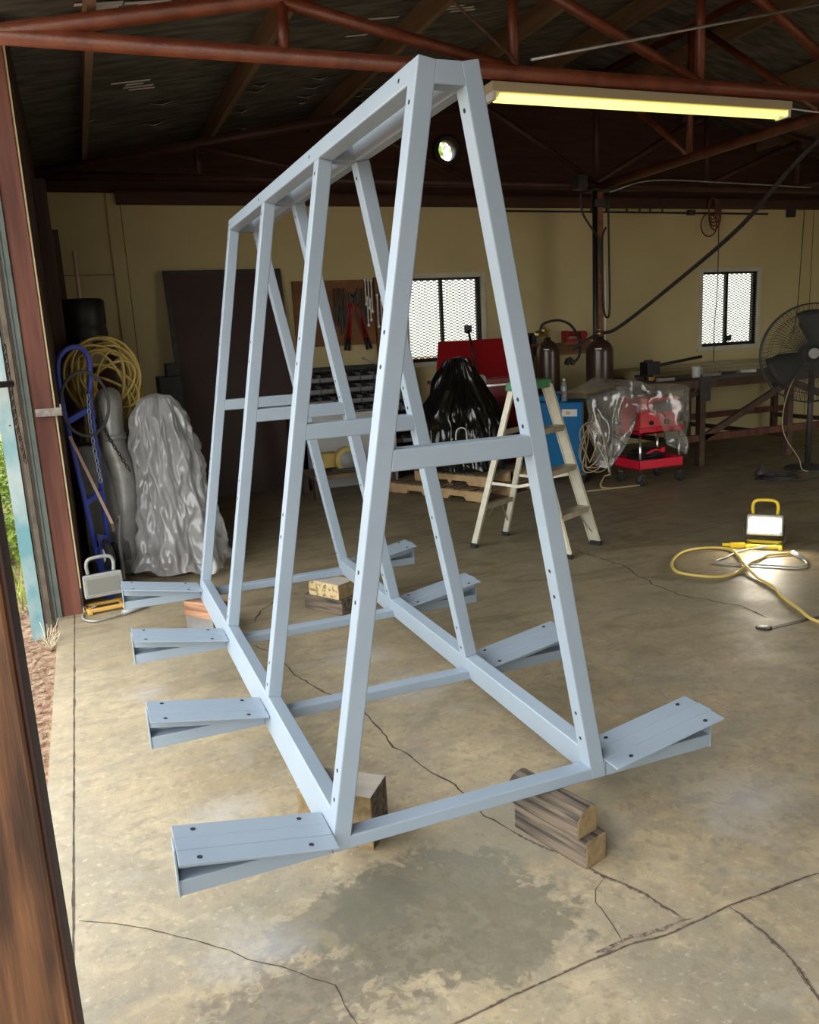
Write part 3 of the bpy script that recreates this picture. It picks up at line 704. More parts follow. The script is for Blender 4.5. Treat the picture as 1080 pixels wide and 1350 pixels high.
pl, pt_ = at(112, 560, 4.9), at(97, 330, 4.9)
b = MB(); b.tube([(pl.x, 4.75, pl.z), (pt_.x, 4.9, at(104, 395, 4.9).z), (pt_.x, 4.95, pt_.z)], .014, 8)
solo(b, 'wooden_pole', M_strap, 'thin pinkish wooden pole standing upright in front of the black tank', 'pole', (pl.x, 4.75, pl.z))
b = MB(); c0 = at(135, 500, 4.5); b.obox((c0.x, 4.5, .72), (.13, .03, 0), (-.004, .02, 0), (0, 0, 1.42))
solo(b, 'brown_plank', M_redpost, 'red-brown plank standing behind the yellow hose coil', 'plank', (c0.x, 4.5, .02), bevel=.003)
# yellow air hose coil
cc = at(137, 497, 4.38); b = MB(); pts = []
for k in range(9*26):
    a = 2*PI*k/26; j = k/26; r = .235+.04*math.sin(j*2.3)+.02*math.sin(a*2+j); rz_ = r*(1.0+.12*math.sin(j*1.7))
    pts.append(V((cc.x+.03*math.sin(j*3.1)+r*.86*math.cos(a), 4.36+.05*math.sin(j*1.9+a*.5), cc.z-.03*math.cos(j*2)+rz_*math.sin(a))))
b.tube(pts, .0105, 7)
for (dx, s_) in ((-.15, .1), (-.11, -.08), (-.07, .12)):
    b.tube(smooth_path([(cc.x+dx, 4.30, cc.z+.15), (cc.x+dx-.03, 4.29, cc.z-.1), (cc.x+dx+s_*.4, 4.3, cc.z-.35), (cc.x+dx+s_*.3, 4.3, cc.z-.65)], 6), .0105, 7)
b.tube(smooth_path([(cc.x-.12, 4.29, cc.z+.02), (cc.x+.02, 4.29, cc.z-.02), (cc.x+.16, 4.3, cc.z-.12), (cc.x+.22, 4.3, cc.z-.3)], 6), .0105, 7)
for k in range(4):
    a1 = .5+k*.75; b.tube([(cc.x+.03+.2*math.cos(a)*math.cos(a1)-.09*math.sin(a)*math.sin(a1), 4.285+.02*math.sin(a+k), cc.z-.06+.25*math.cos(a)*math.sin(a1)+.13*math.sin(a)*math.cos(a1)) for a in [2*PI*i/32 for i in range(32)]], .0105, 7, closed=True)
solo(b, 'air_hose', M_yhose, 'thick coil of yellow air hose hanging in the left corner', 'hose', tuple(cc))
# duct
b = MB(); p0, p1, p2 = at(142, 530, 4.05), at(152, 600, 4.05), at(178, 735, 4.0)
b.tube(smooth_path([(p0.x, 4.12, p0.z-.02), (p0.x+.01, 4.05, p0.z+.0), (p1.x-.01, 4.0, p1.z+.1), (p1.x+.03, 4.0, p1.z-.2), (p2.x-.05, 4.0, .02)], 8), .085, 18)
b.tube([V((p1.x-.006, 4.0, p1.z+.15)), V((p1.x-.004, 4.0, p1.z+.11))], .093, 18)
solo(b, 'metal_duct', M_duct, 'bent silvery metal duct standing between the hand truck and wrapped machine', 'duct', (p2.x, 4.0, 0))
# grey tool box behind the truck
t = thing('grey_cabinet', 'dark grey machine cabinet standing behind the blue hand truck', 'cabinet', (-.84, 4.1, 0))
b = MB(); b.hexa([(-1.0, 3.95, .12), (-.72, 3.9, .12), (-.72, 4.25, .12), (-1.0, 4.3, .12), (-.98, 4.0, .92), (-.76, 3.98, .92), (-.76, 4.25, .92), (-.98, 4.3, .92)]); b.build('body', M_thing, t, bevel=.01)
b = MB(); b.box((-.98, 3.96, 0), (-.74, 4.25, .12)); b.build('plinth', M_dark, t)
# blue hand truck
t = thing('hand_truck', 'blue tubular hand truck leaning in the left corner', 'hand truck', (-.95, 3.6, 0))
La, Lb = at(137, 770, 3.52), at(84, 540, 3.68); Ra, Rb = at(149, 765, 3.72), at(118, 520, 3.84)
La.z = .08; Ra.z = .08
def lerp(a, c, t_): return a+(c-a)*t_
ht = [La, Lb, at(76, 492, 3.72), at(80, 468, 3.74), at(98, 457, 3.78), at(114, 466, 3.82), at(119, 490, 3.84), Rb, Ra]
b = MB(); b.tube([La]+smooth_path(ht[1:8], 7)+[Ra], .0155, 12); b.build('tube_frame', M_dolly, t)
for q in (.04, .47, .93):
    b = MB(); b.bar(lerp(La, Lb, q), lerp(Ra, Rb, q), .03, .035); b.build('cross_bar', M_dolly, t)
b = MB(); b.hexa([La+V((.0, -.02, 0)), Ra+V((0, -.02, 0)), Ra+V((0, -.005, 0)), La+V((0, -.005, 0)), La+V((0.0, -.02, .33)), Ra+V((0, -.02, .27)), Ra+V((0, -.005, .27)), La+V((0, -.005, .33))]); b.build('back_plate', M_dolly, t)
b = MB(); b.hexa([La+V((0, -.2, -.08)), Ra+V((0.02, -.2, -.08)), Ra+V((0, 0, -.08)), La+V((0, 0, -.08)), La+V((0, -.2, -.072)), Ra+V((.02, -.2, -.072)), Ra+V((0, 0, -.072)), La+V((0, 0, -.072))]); b.build('toe_plate', M_dolly, t)
for c in (La+V((.03, .09, .17)), Ra+V((.03, .09, .1))):
    b = MB(); b.lathe([(.02, -.025), (.08, -.025), (.1, -.012), (.1, .012), (.08, .025), (.02, .025)], c, (1, .55, 0), 22); w = b.build('wheel', M_rubber, t)
    b = MB(); b.lathe([(.0, -.03), (.05, -.03), (.06, -.02), (.06, .02), (.05, .03), (0, .03)], c, (1, .55, 0), 18); b.build('hub', M_white, w)
chain([at(116, 520, 3.80), at(119, 560, 3.76), at(128, 610, 3.72), at(133, 636, 3.70)], .04, .0036, M_chain, 'zinc_chain', 'bright zinc chain hanging down the front of the hand truck', 18)
chain([at(129, 540, 3.9), at(141, 572, 3.9), at(158, 600, 3.86), at(172, 622, 3.82)], .04, .0032, M_dark, 'dark_chain', 'dark chain draped from the hand truck towards the wrapped machine', 18)
c = at(112, 528, 3.66); b = MB(); b.tube([(c.x+.155*math.cos(a)*.9, 3.64+.10*math.cos(a), c.z-.02+.20*math.sin(a)) for a in [2*PI*i/40 for i in range(40)]], .010, 8, closed=True)
solo(b, 'rubber_hoop', M_tape, 'black rubber hoop hung on the blue hand truck', 'hoop', tuple(c))
p, q = at(92, 575, 3.6), at(148, 690, 3.58); b = MB(); b.bar(p, q, .018, .006, (0, 1, 0)); b.bar(q, at(150, 700, 3.7), .018, .006, (0, 1, 0))
solo(b, 'pink_strip', M_strap, 'thin pinkish strip leaning diagonally across the hand truck', 'strip', tuple(q))
b = MB(); p = at(158, 685, 3.7); b.tube(smooth_path([(p.x-.02, 3.7, .02), (p.x-.02, 3.7, .3), (p.x, 3.7, p.z+.02), (p.x-.04, 3.72, p.z-.02)], 6), .012, 8)
solo(b, 'bent_bar', M_thing, 'bent grey bar standing right of the hand truck', 'bar', (p.x, 3.7, 0))
# wrapped machine
def drape(cx, cy, prof, n=96, fold=.05, k=9, seed=0, ax=1., ay=1., skew=(0, 0), rot=0., zf=1.):
    rows = []; sub = []
    for (r0, z0), (r1, z1) in zip(prof, prof[1:]):
        for i in range(12): sub.append((r0+(r1-r0)*i/12, z0+(z1-z0)*i/12))
    sub.append(prof[-1]); zt, zb = prof[0][1], prof[-1][1]
    for r, z in sub:
        q = (zt-z)/(zt-zb); row = []
        for i in range(n+1):
            a = 2*PI*(i % n)/n
            nn = noise.noise(V((math.cos(a)*1.8+seed, math.sin(a)*1.8, z*1.3)))
            fo = math.sin(a*k+seed+2*nn)*fold*q+nn*.06+noise.noise(V((math.cos(a)*5+seed, math.sin(a)*5, z*5)))*.035
            pv = V((math.cos(a)*2.6+seed, math.sin(a)*2.6, z*7*zf)); rg = 1-2*abs(noise.noise(pv)); pv2 = V((math.cos(a)*6+seed, math.sin(a)*6+5, z*17*zf)); rg2 = 1-2*abs(noise.noise(pv2))
            fo += (rg-.6)*.035+(rg2-.6)*.02
            rr = max(.01, r*(1+.0*q)+fo*min(1, r*6))
            zz = z+(noise.noise(V((math.cos(a)*2.5, math.sin(a)*2.5, seed)))*.06 if q > .9 else noise.noise(V((math.cos(a)*3*r*4, math.sin(a)*3*r*4, z*4+seed)))*.02)
            x, y = rr*math.cos(a)*ax, rr*math.sin(a)*ay; x, y = x*math.cos(rot)-y*math.sin(rot), x*math.sin(rot)+y*math.cos(rot)
            row.append(V((cx+x+skew[0]*q, cy+y+skew[1]*q, zz)))
        rows.append(row)
    b = MB(); b.grid(rows); bmesh.ops.remove_doubles(b.bm, verts=b.bm.verts, dist=1e-5); return b
t = thing('wrapped_machine', 'tall machine on a round brown base in the left corner beneath polythene', 'machine', (-.43, 3.95, 0))
b = MB(); b.lathe([(.22, .0), (.25, .02), (.25, .1), (.2, .12), (.19, .14)], (-.43, 3.95, 0), n=28); b.build('base', M_rust, t)
b = MB(); b.lathe([(.17, .13), (.18, .5), (.14, .75), (.16, .95), (.1, 1.1), (.02, 1.15)], (-.43, 3.98, 0), n=24); b.build('body', M_thing, t)
b = drape(-.43, 3.92, [(.01, 1.24), (.10, 1.215), (.17, 1.10), (.21, .92), (.23, .7), (.27, .42), (.33, .15), (.36, .06)], 260, .022, 7, 3, 1.0, .95, (.03, -.06), zf=.55)
solo(b, 'polythene_cover', M_film, 'crumpled clear polythene sheet draped over the machine in the left corner', 'plastic sheet', (-.43, 3.92, 1.2))
# work light seen from behind
def worklight(c, ang, lit, label, handle, standm):
    t = thing('work_light', label, 'work light', (c[0], c[1], 0), ang); M = ROOTM[t.name]; P = lambda x, y, z: M @ V((x, y, z))
    w, z0, z1 = .105, .085, .235
    b = MB(); b.hexa([P(-w-.012, -.03, z0), P(w+.012, -.03, z0), P(w-.01, .045, z0+.015), P(-w+.01, .045, z0+.015), P(-w-.012, -.03, z1), P(w+.012, -.03, z1), P(w-.01, .045, z1-.015), P(-w+.01, .045, z1-.015)]); hd = b.build('housing', M_grey, t, bevel=.012)
    b = MB()
    for k in range(9): x = -w+.02+k*(2*w-.04)/8; b.hexa([P(x-.002, .045, z0+.02), P(x+.002, .045, z0+.02), P(x+.002, .056, z0+.02), P(x-.002, .056, z0+.02), P(x-.002, .045, z1-.02), P(x+.002, .045, z1-.02), P(x+.002, .056, z1-.02), P(x-.002, .056, z1-.02)])
    b.build('cooling_fins', M_grey, hd)
    b = MB(); b.hexa([P(-w+.012, -.034, z0+.03), P(w-.012, -.034, z0+.03), P(w-.012, -.03, z0+.03), P(-w+.012, -.03, z0+.03), P(-w+.012, -.034, z1-.03), P(w-.012, -.034, z1-.03), P(w-.012, -.03, z1-.03), P(-w+.012, -.03, z1-.03)]); b.build('lamp_panel', M_lamp if lit else M_lens, hd)
    b = MB(); b.tube(smooth_path([P(-.075, .01, z1-.005), P(-.078, .01, z1+.05), P(-.06, .01, z1+.085), P(0, .01, z1+.092), P(.06, .01, z1+.085), P(.078, .01, z1+.05), P(.075, .01, z1-.005)], 6), .011, 10); b.build('handle', handle, t)
    b = MB(); b.tube(smooth_path([P(-w-.02, .01, z0+.07), P(-w-.022, .01, .05), P(-w+.0, .0, .03)], 5), .007, 8); b.tube(smooth_path([P(w+.02, .01, z0+.07), P(w+.022, .01, .05), P(w-.0, .0, .03)], 5), .007, 8); b.build('bracket', M_dark, t)
    b = MB(); b.bar(P(-.11, -.06, .022), P(.11, -.06, .022), .026, .02); b.bar(P(-.11, .07, .022), P(.11, .07, .022), .026, .02); b.bar(P(-.1, -.08, .014), P(-.1, .1, .014), .026, .024); b.bar(P(.1, -.08, .014), P(.1, .1, .014), .026, .024); b.build('floor_stand', standm, t, bevel=.004)
    return t
wl = worklight((3.27, 2.22), -.8, True, 'lit yellow-handled work light glaring on the shop floor', M_yellow, M_yellow)
worklight((-.93, 3.22), .15, False, 'unlit grey work light on an orange stand below the hand truck', M_grey, M_orange)
b = MB(); b.tube(smooth_path([(-.78, 3.06, .012), (-.9, 3.0, .012), (-1.0, 2.97, .012), (-1.06, 3.05, .012), (-1.05, 3.18, .012), (-.98, 3.22, .03)], 6), .006, 7)
b.cyl((-.84, 3.03, .016), (-.70, 3.10, .016), .016, .012, 10); solo(b, 'power_lead', M_grey, 'grey power lead with plug looped by the unlit work light', 'power cord', (-.9, 3.0, 0))
# yellow extension cord to the lit light
P_ = [(3.27, 1.98), (3.12, 2.03), (3.01, 1.99), (2.88, 1.95), (2.81, 1.89), (2.70, 1.85), (2.63, 1.82), (2.51, 1.83), (2.41, 1.95), (2.40, 2.07), (2.52, 2.24), (2.72, 2.38), (2.9, 2.385), (3.02, 2.28), (2.94, 2.1), (2.80, 1.9), (2.7, 1.69), (2.64, 1.5), (2.56, 1.38), (2.47, 1.17), (2.4, .98), (2.5, .7)]
b = MB(); b.tube(smooth_path([V((x, y, .012+(.014 if i in (4, 15) else 0))) for i, (x, y) in enumerate(P_)], 8), .0095, 8)
solo(b, 'extension_cord', M_ycord, 'yellow extension cord looped across the floor from the lit work light', 'extension cord', (2.6, 1.9, 0))
b = MB(); b.tube(smooth_path([(3.3, 2.14, .03), (3.05, 2.2, .01), (2.88, 2.14, .01), (2.74, 2.09, .01), (2.82, 1.98, .01), (2.95, 1.86, .01), (3.05, 1.75, .01), (3.16, 1.76, .01), (3.24, 1.88, .012)], 8), .006, 7)
b.cyl((3.27, 1.97, .02), (3.22, 1.85, .02), .018, .014, 10); solo(b, 'lamp_lead', M_grey, 'thin grey lead with plug running from the lit work light', 'power cord', (3.0, 2.0, 0))
b = MB(); b.bar((3.08, 2.33, .02), (3.16, 2.28, .02), .03, .03); b.cyl((3.04, 2.36, .02), (3.12, 2.31, .02), .012); solo(b, 'cord_plug', M_yellow, 'yellow plug lying at the left foot of the lit work light', 'plug', (3.1, 2.32, 0))

# ================================================================== BACK WALL, LEFT HALF
t = thing('brown_door', 'dark brown flush door leaning against the back wall', 'door', (.62, 6.7, 0))
b = MB(); b.hexa([(.04, 6.62, 0), (1.24, 6.62, 0), (1.24, 6.67, 0), (.04, 6.67, 0), (0.0, 6.90, 2.30), (1.2, 6.90, 2.30), (1.2, 6.95, 2.30), (0.0, 6.95, 2.30)]); b.build('panel', M_door, t, bevel=.004)
b = MB()
for (u0, u1, v0, v1) in ((0, .035, 0, 1), (.965, 1, 0, 1), (0, 1, .985, 1)):
    def dp(u, v, o): return V((.04+1.2*u-.04*v, 6.62+.28*v-o, 2.3*v))
    b.hexa([dp(u0, v0, .012), dp(u1, v0, .012), dp(u1, v0, 0), dp(u0, v0, 0), dp(u0, v1, .012), dp(u1, v1, .012), dp(u1, v1, 0), dp(u0, v1, 0)])
b.build('edging', M_dark, t)
c = at(222, 520, 6.2); b = MB(); b.box((c.x-.08, 6.1, .0), (c.x+.12, 6.45, 1.28)); b.box((c.x-.0, 6.12, 1.28), (c.x+.12, 6.3, 1.4)); b.cyl((c.x, 6.09, 1.1), (c.x, 6.1, 1.1), .04)
solo(b, 'control_box', M_black, 'dark upright control box beside the leaning brown door', 'control box', (c.x, 6.2, 0), bevel=.006)
# pegboard and tools
x0, x1, z0, z1 = 1.33, 2.36, 1.47, 2.17
t = thing('tool_board', 'brown plywood tool board mounted on the back wall', 'tool board', (1.84, 6.97, z0))
b = MB(); b.box((x0, 6.955, z0), (x1-.12, 6.985, z1)); b.build('panel', M_peg, t)
b = MB(); b.box((x1-.1, 6.93, 1.15), (x1+.02, 6.985, z1+.02)); b.build('side_board', M_wood2, t)
b = MB()
for k in range(14): x = x0+.06+k*.062; b.cyl((x, 6.93, z1-.07), (x, 6.955, z1-.07), .004, n=6)
b.build('nail', M_dark, t)
def boltcutter(xt, zt, xb, zb, label):
    t = thing('bolt_cutter', label, 'bolt cutter', (xt, 6.93, zt), 0)
    d = (V((xb, 6.93, zb))-V((xt, 6.93, zt))); n_ = V((-d.z, 0, d.x)).normalized(); a = V((xt, 6.93, zt))
    for s_ in (-1, 1):
        b = MB(); b.tube([a+d*.18+n_*s_*.006, a+d*.3+n_*s_*.014, a+d*.8+n_*s_*.016], .011, 8); h = b.build('handle', M_red, t)
        b = MB(); b.tube([a+d*.8+n_*s_*.016, a+d*1.0+n_*s_*.022], .016, 8); b.build('grip', M_black, h)
    b = MB(); b.prism([a+n_*.035, a+n_*.03+d*.12, a+n_*.016+d*.2, a-n_*.016+d*.2, a-n_*.03+d*.12, a-n_*.035, a-n_*.004+d*.08, a+n_*.004+d*.08], (0, -.02, 0)); b.build('jaw', M_dark, t)
p, q = at(463, 385, 6.93), at(458, 462, 6.93); boltcutter(p.x, p.z, q.x, q.z, 'red handled bolt cutter hanging upright on the tool board')
p, q = at(466, 385, 6.93), at(487, 460, 6.93); boltcutter(p.x, p.z, q.x, q.z, 'red handled bolt cutter hanging aslant on the tool board')
for i, (px, py, l, mt) in enumerate(((481, 372, .26, M_steel), (485, 372, .3, M_steel), (489, 373, .33, M_steel), (497, 392, .34, M_steel), (500, 385, .42, M_dark), (502, 398, .3, M_steel), (484, 395, .3, M_steel), (488, 398, .22, M_steel))):
    p = at(px, py-3, 6.92); b = MB(); b.cyl((p.x, 6.915, p.z), (p.x, 6.93, p.z), .014, n=10); b.box((p.x-.005, 6.918, p.z-l), (p.x+.005, 6.927, p.z)); b.cyl((p.x, 6.915, p.z-l), (p.x, 6.93, p.z-l), .016, n=8)
    solo(b, 'spanner', mt, 'steel spanner on the tool board, %s of eight spanners listed leftwards to rightwards' % ORD[(0, 2, 4, 5, 6, 7, 1, 3)[i]], 'spanner', tuple(p), 'spanners on the tool board')
for i, (px, l) in enumerate(((447, .5), (453, .46), (471, .42), (477, .44), (441, .4))):
    p = at(px, 380, 6.93); b = MB(); b.box((p.x-.01, 6.92, p.z-l*.5), (p.x+.01, 6.94, p.z)); b.prism([(p.x-.03, 6.925, p.z-l*.5), (p.x+.03, 6.925, p.z-l*.5), (p.x+.012, 6.925, p.z-l), (p.x-.004, 6.925, p.z-l)], (0, .01, 0))
    solo(b, 'hand_tool', M_black, 'blackened hand tool on the tool board, %s of five from the left' % ORD[(1, 2, 3, 4, 0)[i]], 'hand tool', tuple(p), 'dark hand tools on the tool board')
# parts bins
bx0, bx1, by, bz0, bz1 = 1.30, 2.50, 6.55, .38, 1.22
t = thing('bin_rack', 'black steel rack holding rows of small parts bins', 'rack', (1.9, 6.75, 0))
b = MB(); b.box((bx0, 6.93, .0), (bx1, 6.95, bz1+.03)); b.build('back_panel', M_black, t)
for x in (bx0-.012, bx1-.012):
    b = MB(); b.box((x, 6.6, 0), (x+.025, 6.95, bz1+.03)); b.build('side_frame', M_black, t)
NR = 7
for r in range(NR+1):
    b = MB(); z = bz0+(bz1-bz0)*r/NR; b.box((bx0, 6.58, z-.008), (bx1, 6.94, z)); b.build('shelf', M_black, t)
proto = None
for r in range(NR):
    for c_ in range(8):
        w = (bx1-bx0)/8; x = bx0+(c_+.5)*w; z = bz0+(bz1-bz0)*r/NR+.001
        if proto is None:
            proto = thing('parts_bin', 'small grey parts bin in the black rack, filled with hardware', 'bin', (x, 6.6, z), 0, 'parts bins in the rack')
            b = MB(); hw = w/2-.005
            b.box((x-hw, 6.56, z), (x+hw, 6.86, z+.004)); b.box((x-hw, 6.56, z), (x+hw, 6.564, z+.045)); b.box((x-hw, 6.56, z), (x-hw+.003, 6.86, z+.08)); b.box((x+hw-.003, 6.56, z), (x+hw, 6.86, z+.08)); b.box((x-hw, 6.857, z), (x+hw, 6.86, z+.09))
            b.build('tray', M_binf, proto)
            b = MB(); P = [[V((x-hw+.003+(2*hw-.006)*i/8, 6.565+.29*j/6, z+.03+.035*random.random()+.03*j/6)) for i in range(9)] for j in range(7)]; b.grid(P); b.build('contents', M_binhw, proto)
        else: dup(proto, (x, 6.6+random.uniform(-.01, .015), z))
p = at(487, 496, 6.6); b = MB(); b.cyl((p.x-.06, 6.62, 1.33), (p.x+.14, 6.6, 1.235), .01)
solo(b, 'chisel_bar', M_steel, 'bright steel bar lying on top of the bin rack', 'bar', (p.x, 6.6, 1.26))
# white cabinet + yellow disc saw on low bench below
t = thing('low_bench', 'low dark timber bench carrying the yellow wheel grinder', 'bench', (1.55, 5.95, 0))
b = MB(); b.box((1.1, 5.75, .20), (1.95, 6.3, .24)); b.build('top', M_palletdk, t)
for (x, y) in ((1.13, 5.8), (1.92, 5.8), (1.13, 6.25), (1.92, 6.25)): b = MB(); b.box((x-.03, y-.03, 0), (x+.03, y+.03, .20)); b.build('leg', M_darkpost, t)
b = MB(); b.box((1.25, 6.35, 0), (2.2, 6.55, .78)); solo(b, 'pale_cabinet', M_label, 'off-white panel cabinet below the parts bins', 'cabinet', (1.7, 6.4, 0), bevel=.01)
gc = at(458, 606, 5.95)
t = thing('bench_grinder', 'yellow bench grinder with round guard on the low bench', 'grinder', (gc.x, 5.95, .24))
b = MB(); b.lathe([(.05, -.04), (.125, -.04), (.135, -.03), (.135, .03), (.125, .04), (.05, .04)], (gc.x, 5.95, gc.z), (0, 1, 0), 28); b.build('wheel_guard', M_yhose, t)
b = MB(); b.lathe([(.0, -.05), (.03, -.05), (.04, -.045), (.09, -.042), (.09, -.02)], (gc.x, 5.95, gc.z), (0, 1, 0), 24); b.build('wheel', M_grey, t)
b = MB(); b.box((gc.x-.25, 5.97, gc.z-.07), (gc.x-.08, 6.12, gc.z+.08)); b.build('motor', M_yhose, t, bevel=.015)
b = MB(); b.box((gc.x-.18, 5.9, .24), (gc.x+.1, 6.1, .27)); b.cyl((gc.x-.05, 6.02, .26), (gc.x-.05, 6.02, gc.z-.08), .04); b.build('pedestal', M_dark, t)
# doormat-like dark cupboard leg between
b = MB(); b.box((1.02, 6.3, 0), (1.12, 6.42, .95)); solo(b, 'corner_stud', M_darkpost, 'dark timber leg standing at the right edge of the leaning door', 'post', (1.07, 6.35, 0))
# ================================================================== TARP, PALLETS, RED TOOL CHEST
def pallet(c, ang, z, label, L=1.2, W=1.0):
    t = thing('wooden_pallet', label, 'pallet', (c[0], c[1], z), ang); M = ROOTM[t.name]
    def pb(x0, x1, y0, y1, a, d, mt, nm):
        b = MB(); b.hexa([M @ V(q) for q in ((x0, y0, a), (x1, y0, a), (x1, y1, a), (x0, y1, a), (x0, y0, d), (x1, y0, d), (x1, y1, d), (x0, y1, d))]); return b.build(nm, mt, t)
    for y in (-W/2, -.02, W/2-.04):
        b = MB(); pr = [(-L/2, 0), (-L/2+.22, 0), (-L/2+.25, .035), (-L/2+.42, .035), (-L/2+.45, 0), (L/2-.45, 0), (L/2-.42, .035), (L/2-.25, .035), (L/2-.22, 0), (L/2, 0), (L/2, .09), (-L/2, .09)]
        b.prism([M @ V((p, y, q+.012)) for p, q in pr], M.to_3x3() @ V((0, .04, 0))); b.build('stringer', M_pallet, t)
    for i in range(7):
        x = -L/2+i*(L-.1)/6; pb(x, x+.1, -W/2, W/2, .1021, .118, M_palletdk, 'deck_board')
    for x in (-L/2, -.05, L/2-.1): pb(x, x+.1, -W/2, W/2, 0, .0118, M_palletdk, 'bottom_board')
    return t
ang = math.atan2(.9, -.437)
pallet((2.48, 5.35), ang, 0, 'lower wooden pallet on the floor beneath the black tarpaulin', 1.2, .8)
pallet((2.58, 5.30), ang, .119, 'upper wooden pallet stacked on the lower one', .9, .7)
t = thing('covered_engine', 'dark machine block on the pallets hidden by black plastic', 'machine', (2.5, 5.3, .238))
b = MB(); b.lathe([(.3, .238), (.3, .6), (.18, .95), (.1, 1.2), (.04, 1.24)], (2.5, 5.32, 0), n=18); b.build('body', M_dark, t)
b = drape(2.47, 5.3, [(.01, 1.31), (.10, 1.30), (.15, 1.2), (.25, 1.02), (.36, .84), (.44, .66), (.46, .45), (.47, .27)], 260, .022, 13, 8, 1.0, .85, zf=.28)
solo(b, 'black_tarpaulin', M_tarp, 'shiny black plastic sheet draped over a machine on the pallets', 'tarpaulin', (2.47, 5.3, 1.3))
c = at(613, 475, 5.2); b = MB(); b.tube([(2.47+.11*math.cos(a), 5.3+.1*math.sin(a), 1.305+.004*math.sin(3*a)) for a in [2*PI*i/24 for i in range(24)]], .005, 6, closed=True)
b.bm.free()
b = MB(); p = [at(601, 580, 4.86), at(602, 568, 4.86), at(608, 564, 4.85), at(614, 567, 4.86), at(616, 582, 4.86)]; b.tube(smooth_path(p, 6), .006, 7)
solo(b, 'wire_loop', M_white, 'small white wire loop against the black tarpaulin', 'wire', tuple(p[0]))
t = thing('tool_chest', 'dark red tool chest with raised lid behind the black tarpaulin', 'tool chest', (2.95, 6.1, 0))
b = MB(); b.box((2.62, 5.9, .12), (3.42, 6.35, 1.05)); ch = b.build('body', M_red, t, bevel=.008)
for z in (.2, .42, .64, .84):
    b = MB(); b.box((2.66, 5.888, z), (3.38, 5.9, z+.17)); d = b.build('drawer', M_red, t, bevel=.004)
    b = MB(); b.box((2.7, 5.872, z+.13), (3.34, 5.888, z+.15)); b.build('drawer_pull', M_chrome, d)
b = MB(); b.hexa([(2.50, 5.88, 1.06), (3.42, 5.88, 1.06), (3.42, 5.92, 1.06), (2.50, 5.92, 1.06), (2.64, 6.1, 1.46), (3.40, 6.1, 1.46), (3.40, 6.13, 1.46), (2.64, 6.13, 1.46)]); b.build('lid', M_red, t, bevel=.004)
b = MB(); b.box((2.42, 5.8, 1.04), (2.66, 5.95, 1.075)); b.build('side_tray', M_redpost, t, bevel=.003)
for x in (2.68, 3.36):
    for y in (5.96, 6.3): b = MB(); b.lathe([(.02, -.02), (.055, -.02), (.06, 0), (.055, .02), (.02, .02)], (x, y, .06), (1, 0, 0), 16); b.build('caster', M_rubber, t)
p = at(620, 435, 5.98); b = MB(); b.cyl((p.x, 5.86, 1.1), (p.x-.02, 5.98, p.z), .013); b.box((p.x-.06, 5.98, p.z-.03), (p.x+.02, 6.0, p.z+.05))
solo(b, 'rubber_mallet', M_black, 'black long handled tool propped up against the red lid', 'tool', (p.x, 5.9, 1.1))
p = at(635, 485, 5.75); b = MB(); b.lathe([(.03, 0), (.06, .01), (.07, .05), (.04, .1), (.01, .11)], (p.x, 5.82, 1.0), (.3, -.2, 1), 12); solo(b, 'cloth_rag', M_white, 'greyish rag lying on the open red tool chest', 'rag', (p.x, 5.8, 1.05))

# ================================================================== STEP LADDER
t = thing('step_ladder', 'aluminium step ladder with green top standing on the shop floor', 'step ladder', (1.99, 3.1, 0))
A1, A2, B1, B2 = V((1.61, 3.30, 0)), V((1.97, 3.49, 0)), V((2.01, 2.70, 0)), V((2.38, 2.90, 0))
wd = V((.36, .19, 0)).normalized(); sp = V((.4, -.6, 0)).normalized()
zt = 1.15; cT = V((1.975, 3.09, zt))
a1t, a2t = cT-wd*.14-sp*.045, cT+wd*.14-sp*.045; b1t, b2t = cT-wd*.15+sp*.045, cT+wd*.15+sp*.045
for (p, q, w, h) in ((A1, a1t, .042, .022), (A2, a2t, .042, .022)):
    b = MB(); b.bar(p+V((0, 0, .015)), q, w, h, wd); r_ = b.build('rear_rail', M_alu, t)
    b = MB(); b.bar(p, p+V((0, 0, .035)), .05, .032, wd); b.build('foot', M_rubber, r_)
for (p, q) in ((B1, b1t), (B2, b2t)):
    b = MB(); d = (q-p).normalized(); b.bar(p+V((0, 0, .015)), q, .075, .006, wd); e = sp*.036; b.bar(p+e+V((0, 0, .015))-wd*.0, q+e, .006, .026, wd); b.bar(p-e+V((0, 0, .015)), q-e, .006, .026, wd); r_ = b.build('front_rail', M_alu, t)
    b = MB(); b.bar(p, p+V((0, 0, .03)), .09, .035, wd); b.build('foot', M_rubber, r_)
for z in (.28, .58, .86):
    q = z/zt; l, r_ = lerp(B1, b1t, q), lerp(B2, b2t, q); b = MB(); b.bar(l, r_, .09, .012); b.bar(l+sp*.043-V((0, 0, .015)), r_+sp*.043-V((0, 0, .015)), .006, .036); b.bar(l-sp*.043-V((0, 0, .015)), r_-sp*.043-V((0, 0, .015)), .006, .036); b.build('step', M_aludk, t)
for z in (.3, .84):
    q = z/zt; l, r_ = lerp(A1, a1t, q), lerp(A2, a2t, q); b = MB(); b.bar(l, r_, .02, .035); b.build('rear_rung', M_aludk, t)
for (p, q) in ((lerp(A1, a1t, .25), lerp(A1, A2, .8)*.5+lerp(a1t, a2t, .5)*.0+lerp(A1, A2, .8)*.5), ):
    pass
for (l0, l1, f0, f1) in ((A1, a1t, B1, b1t), (A2, a2t, B2, b2t)):
    p, q = lerp(l0, l1, .42), lerp(f0, f1, .45); mid = (p+q)/2-V((0, 0, .03)); b = MB(); b.bar(p, mid, .006, .02); b.bar(mid, q, .006, .02); b.cyl(mid-wd*.008, mid+wd*.008, .009, n=8); b.build('spreader', M_alu, t)
b = MB()
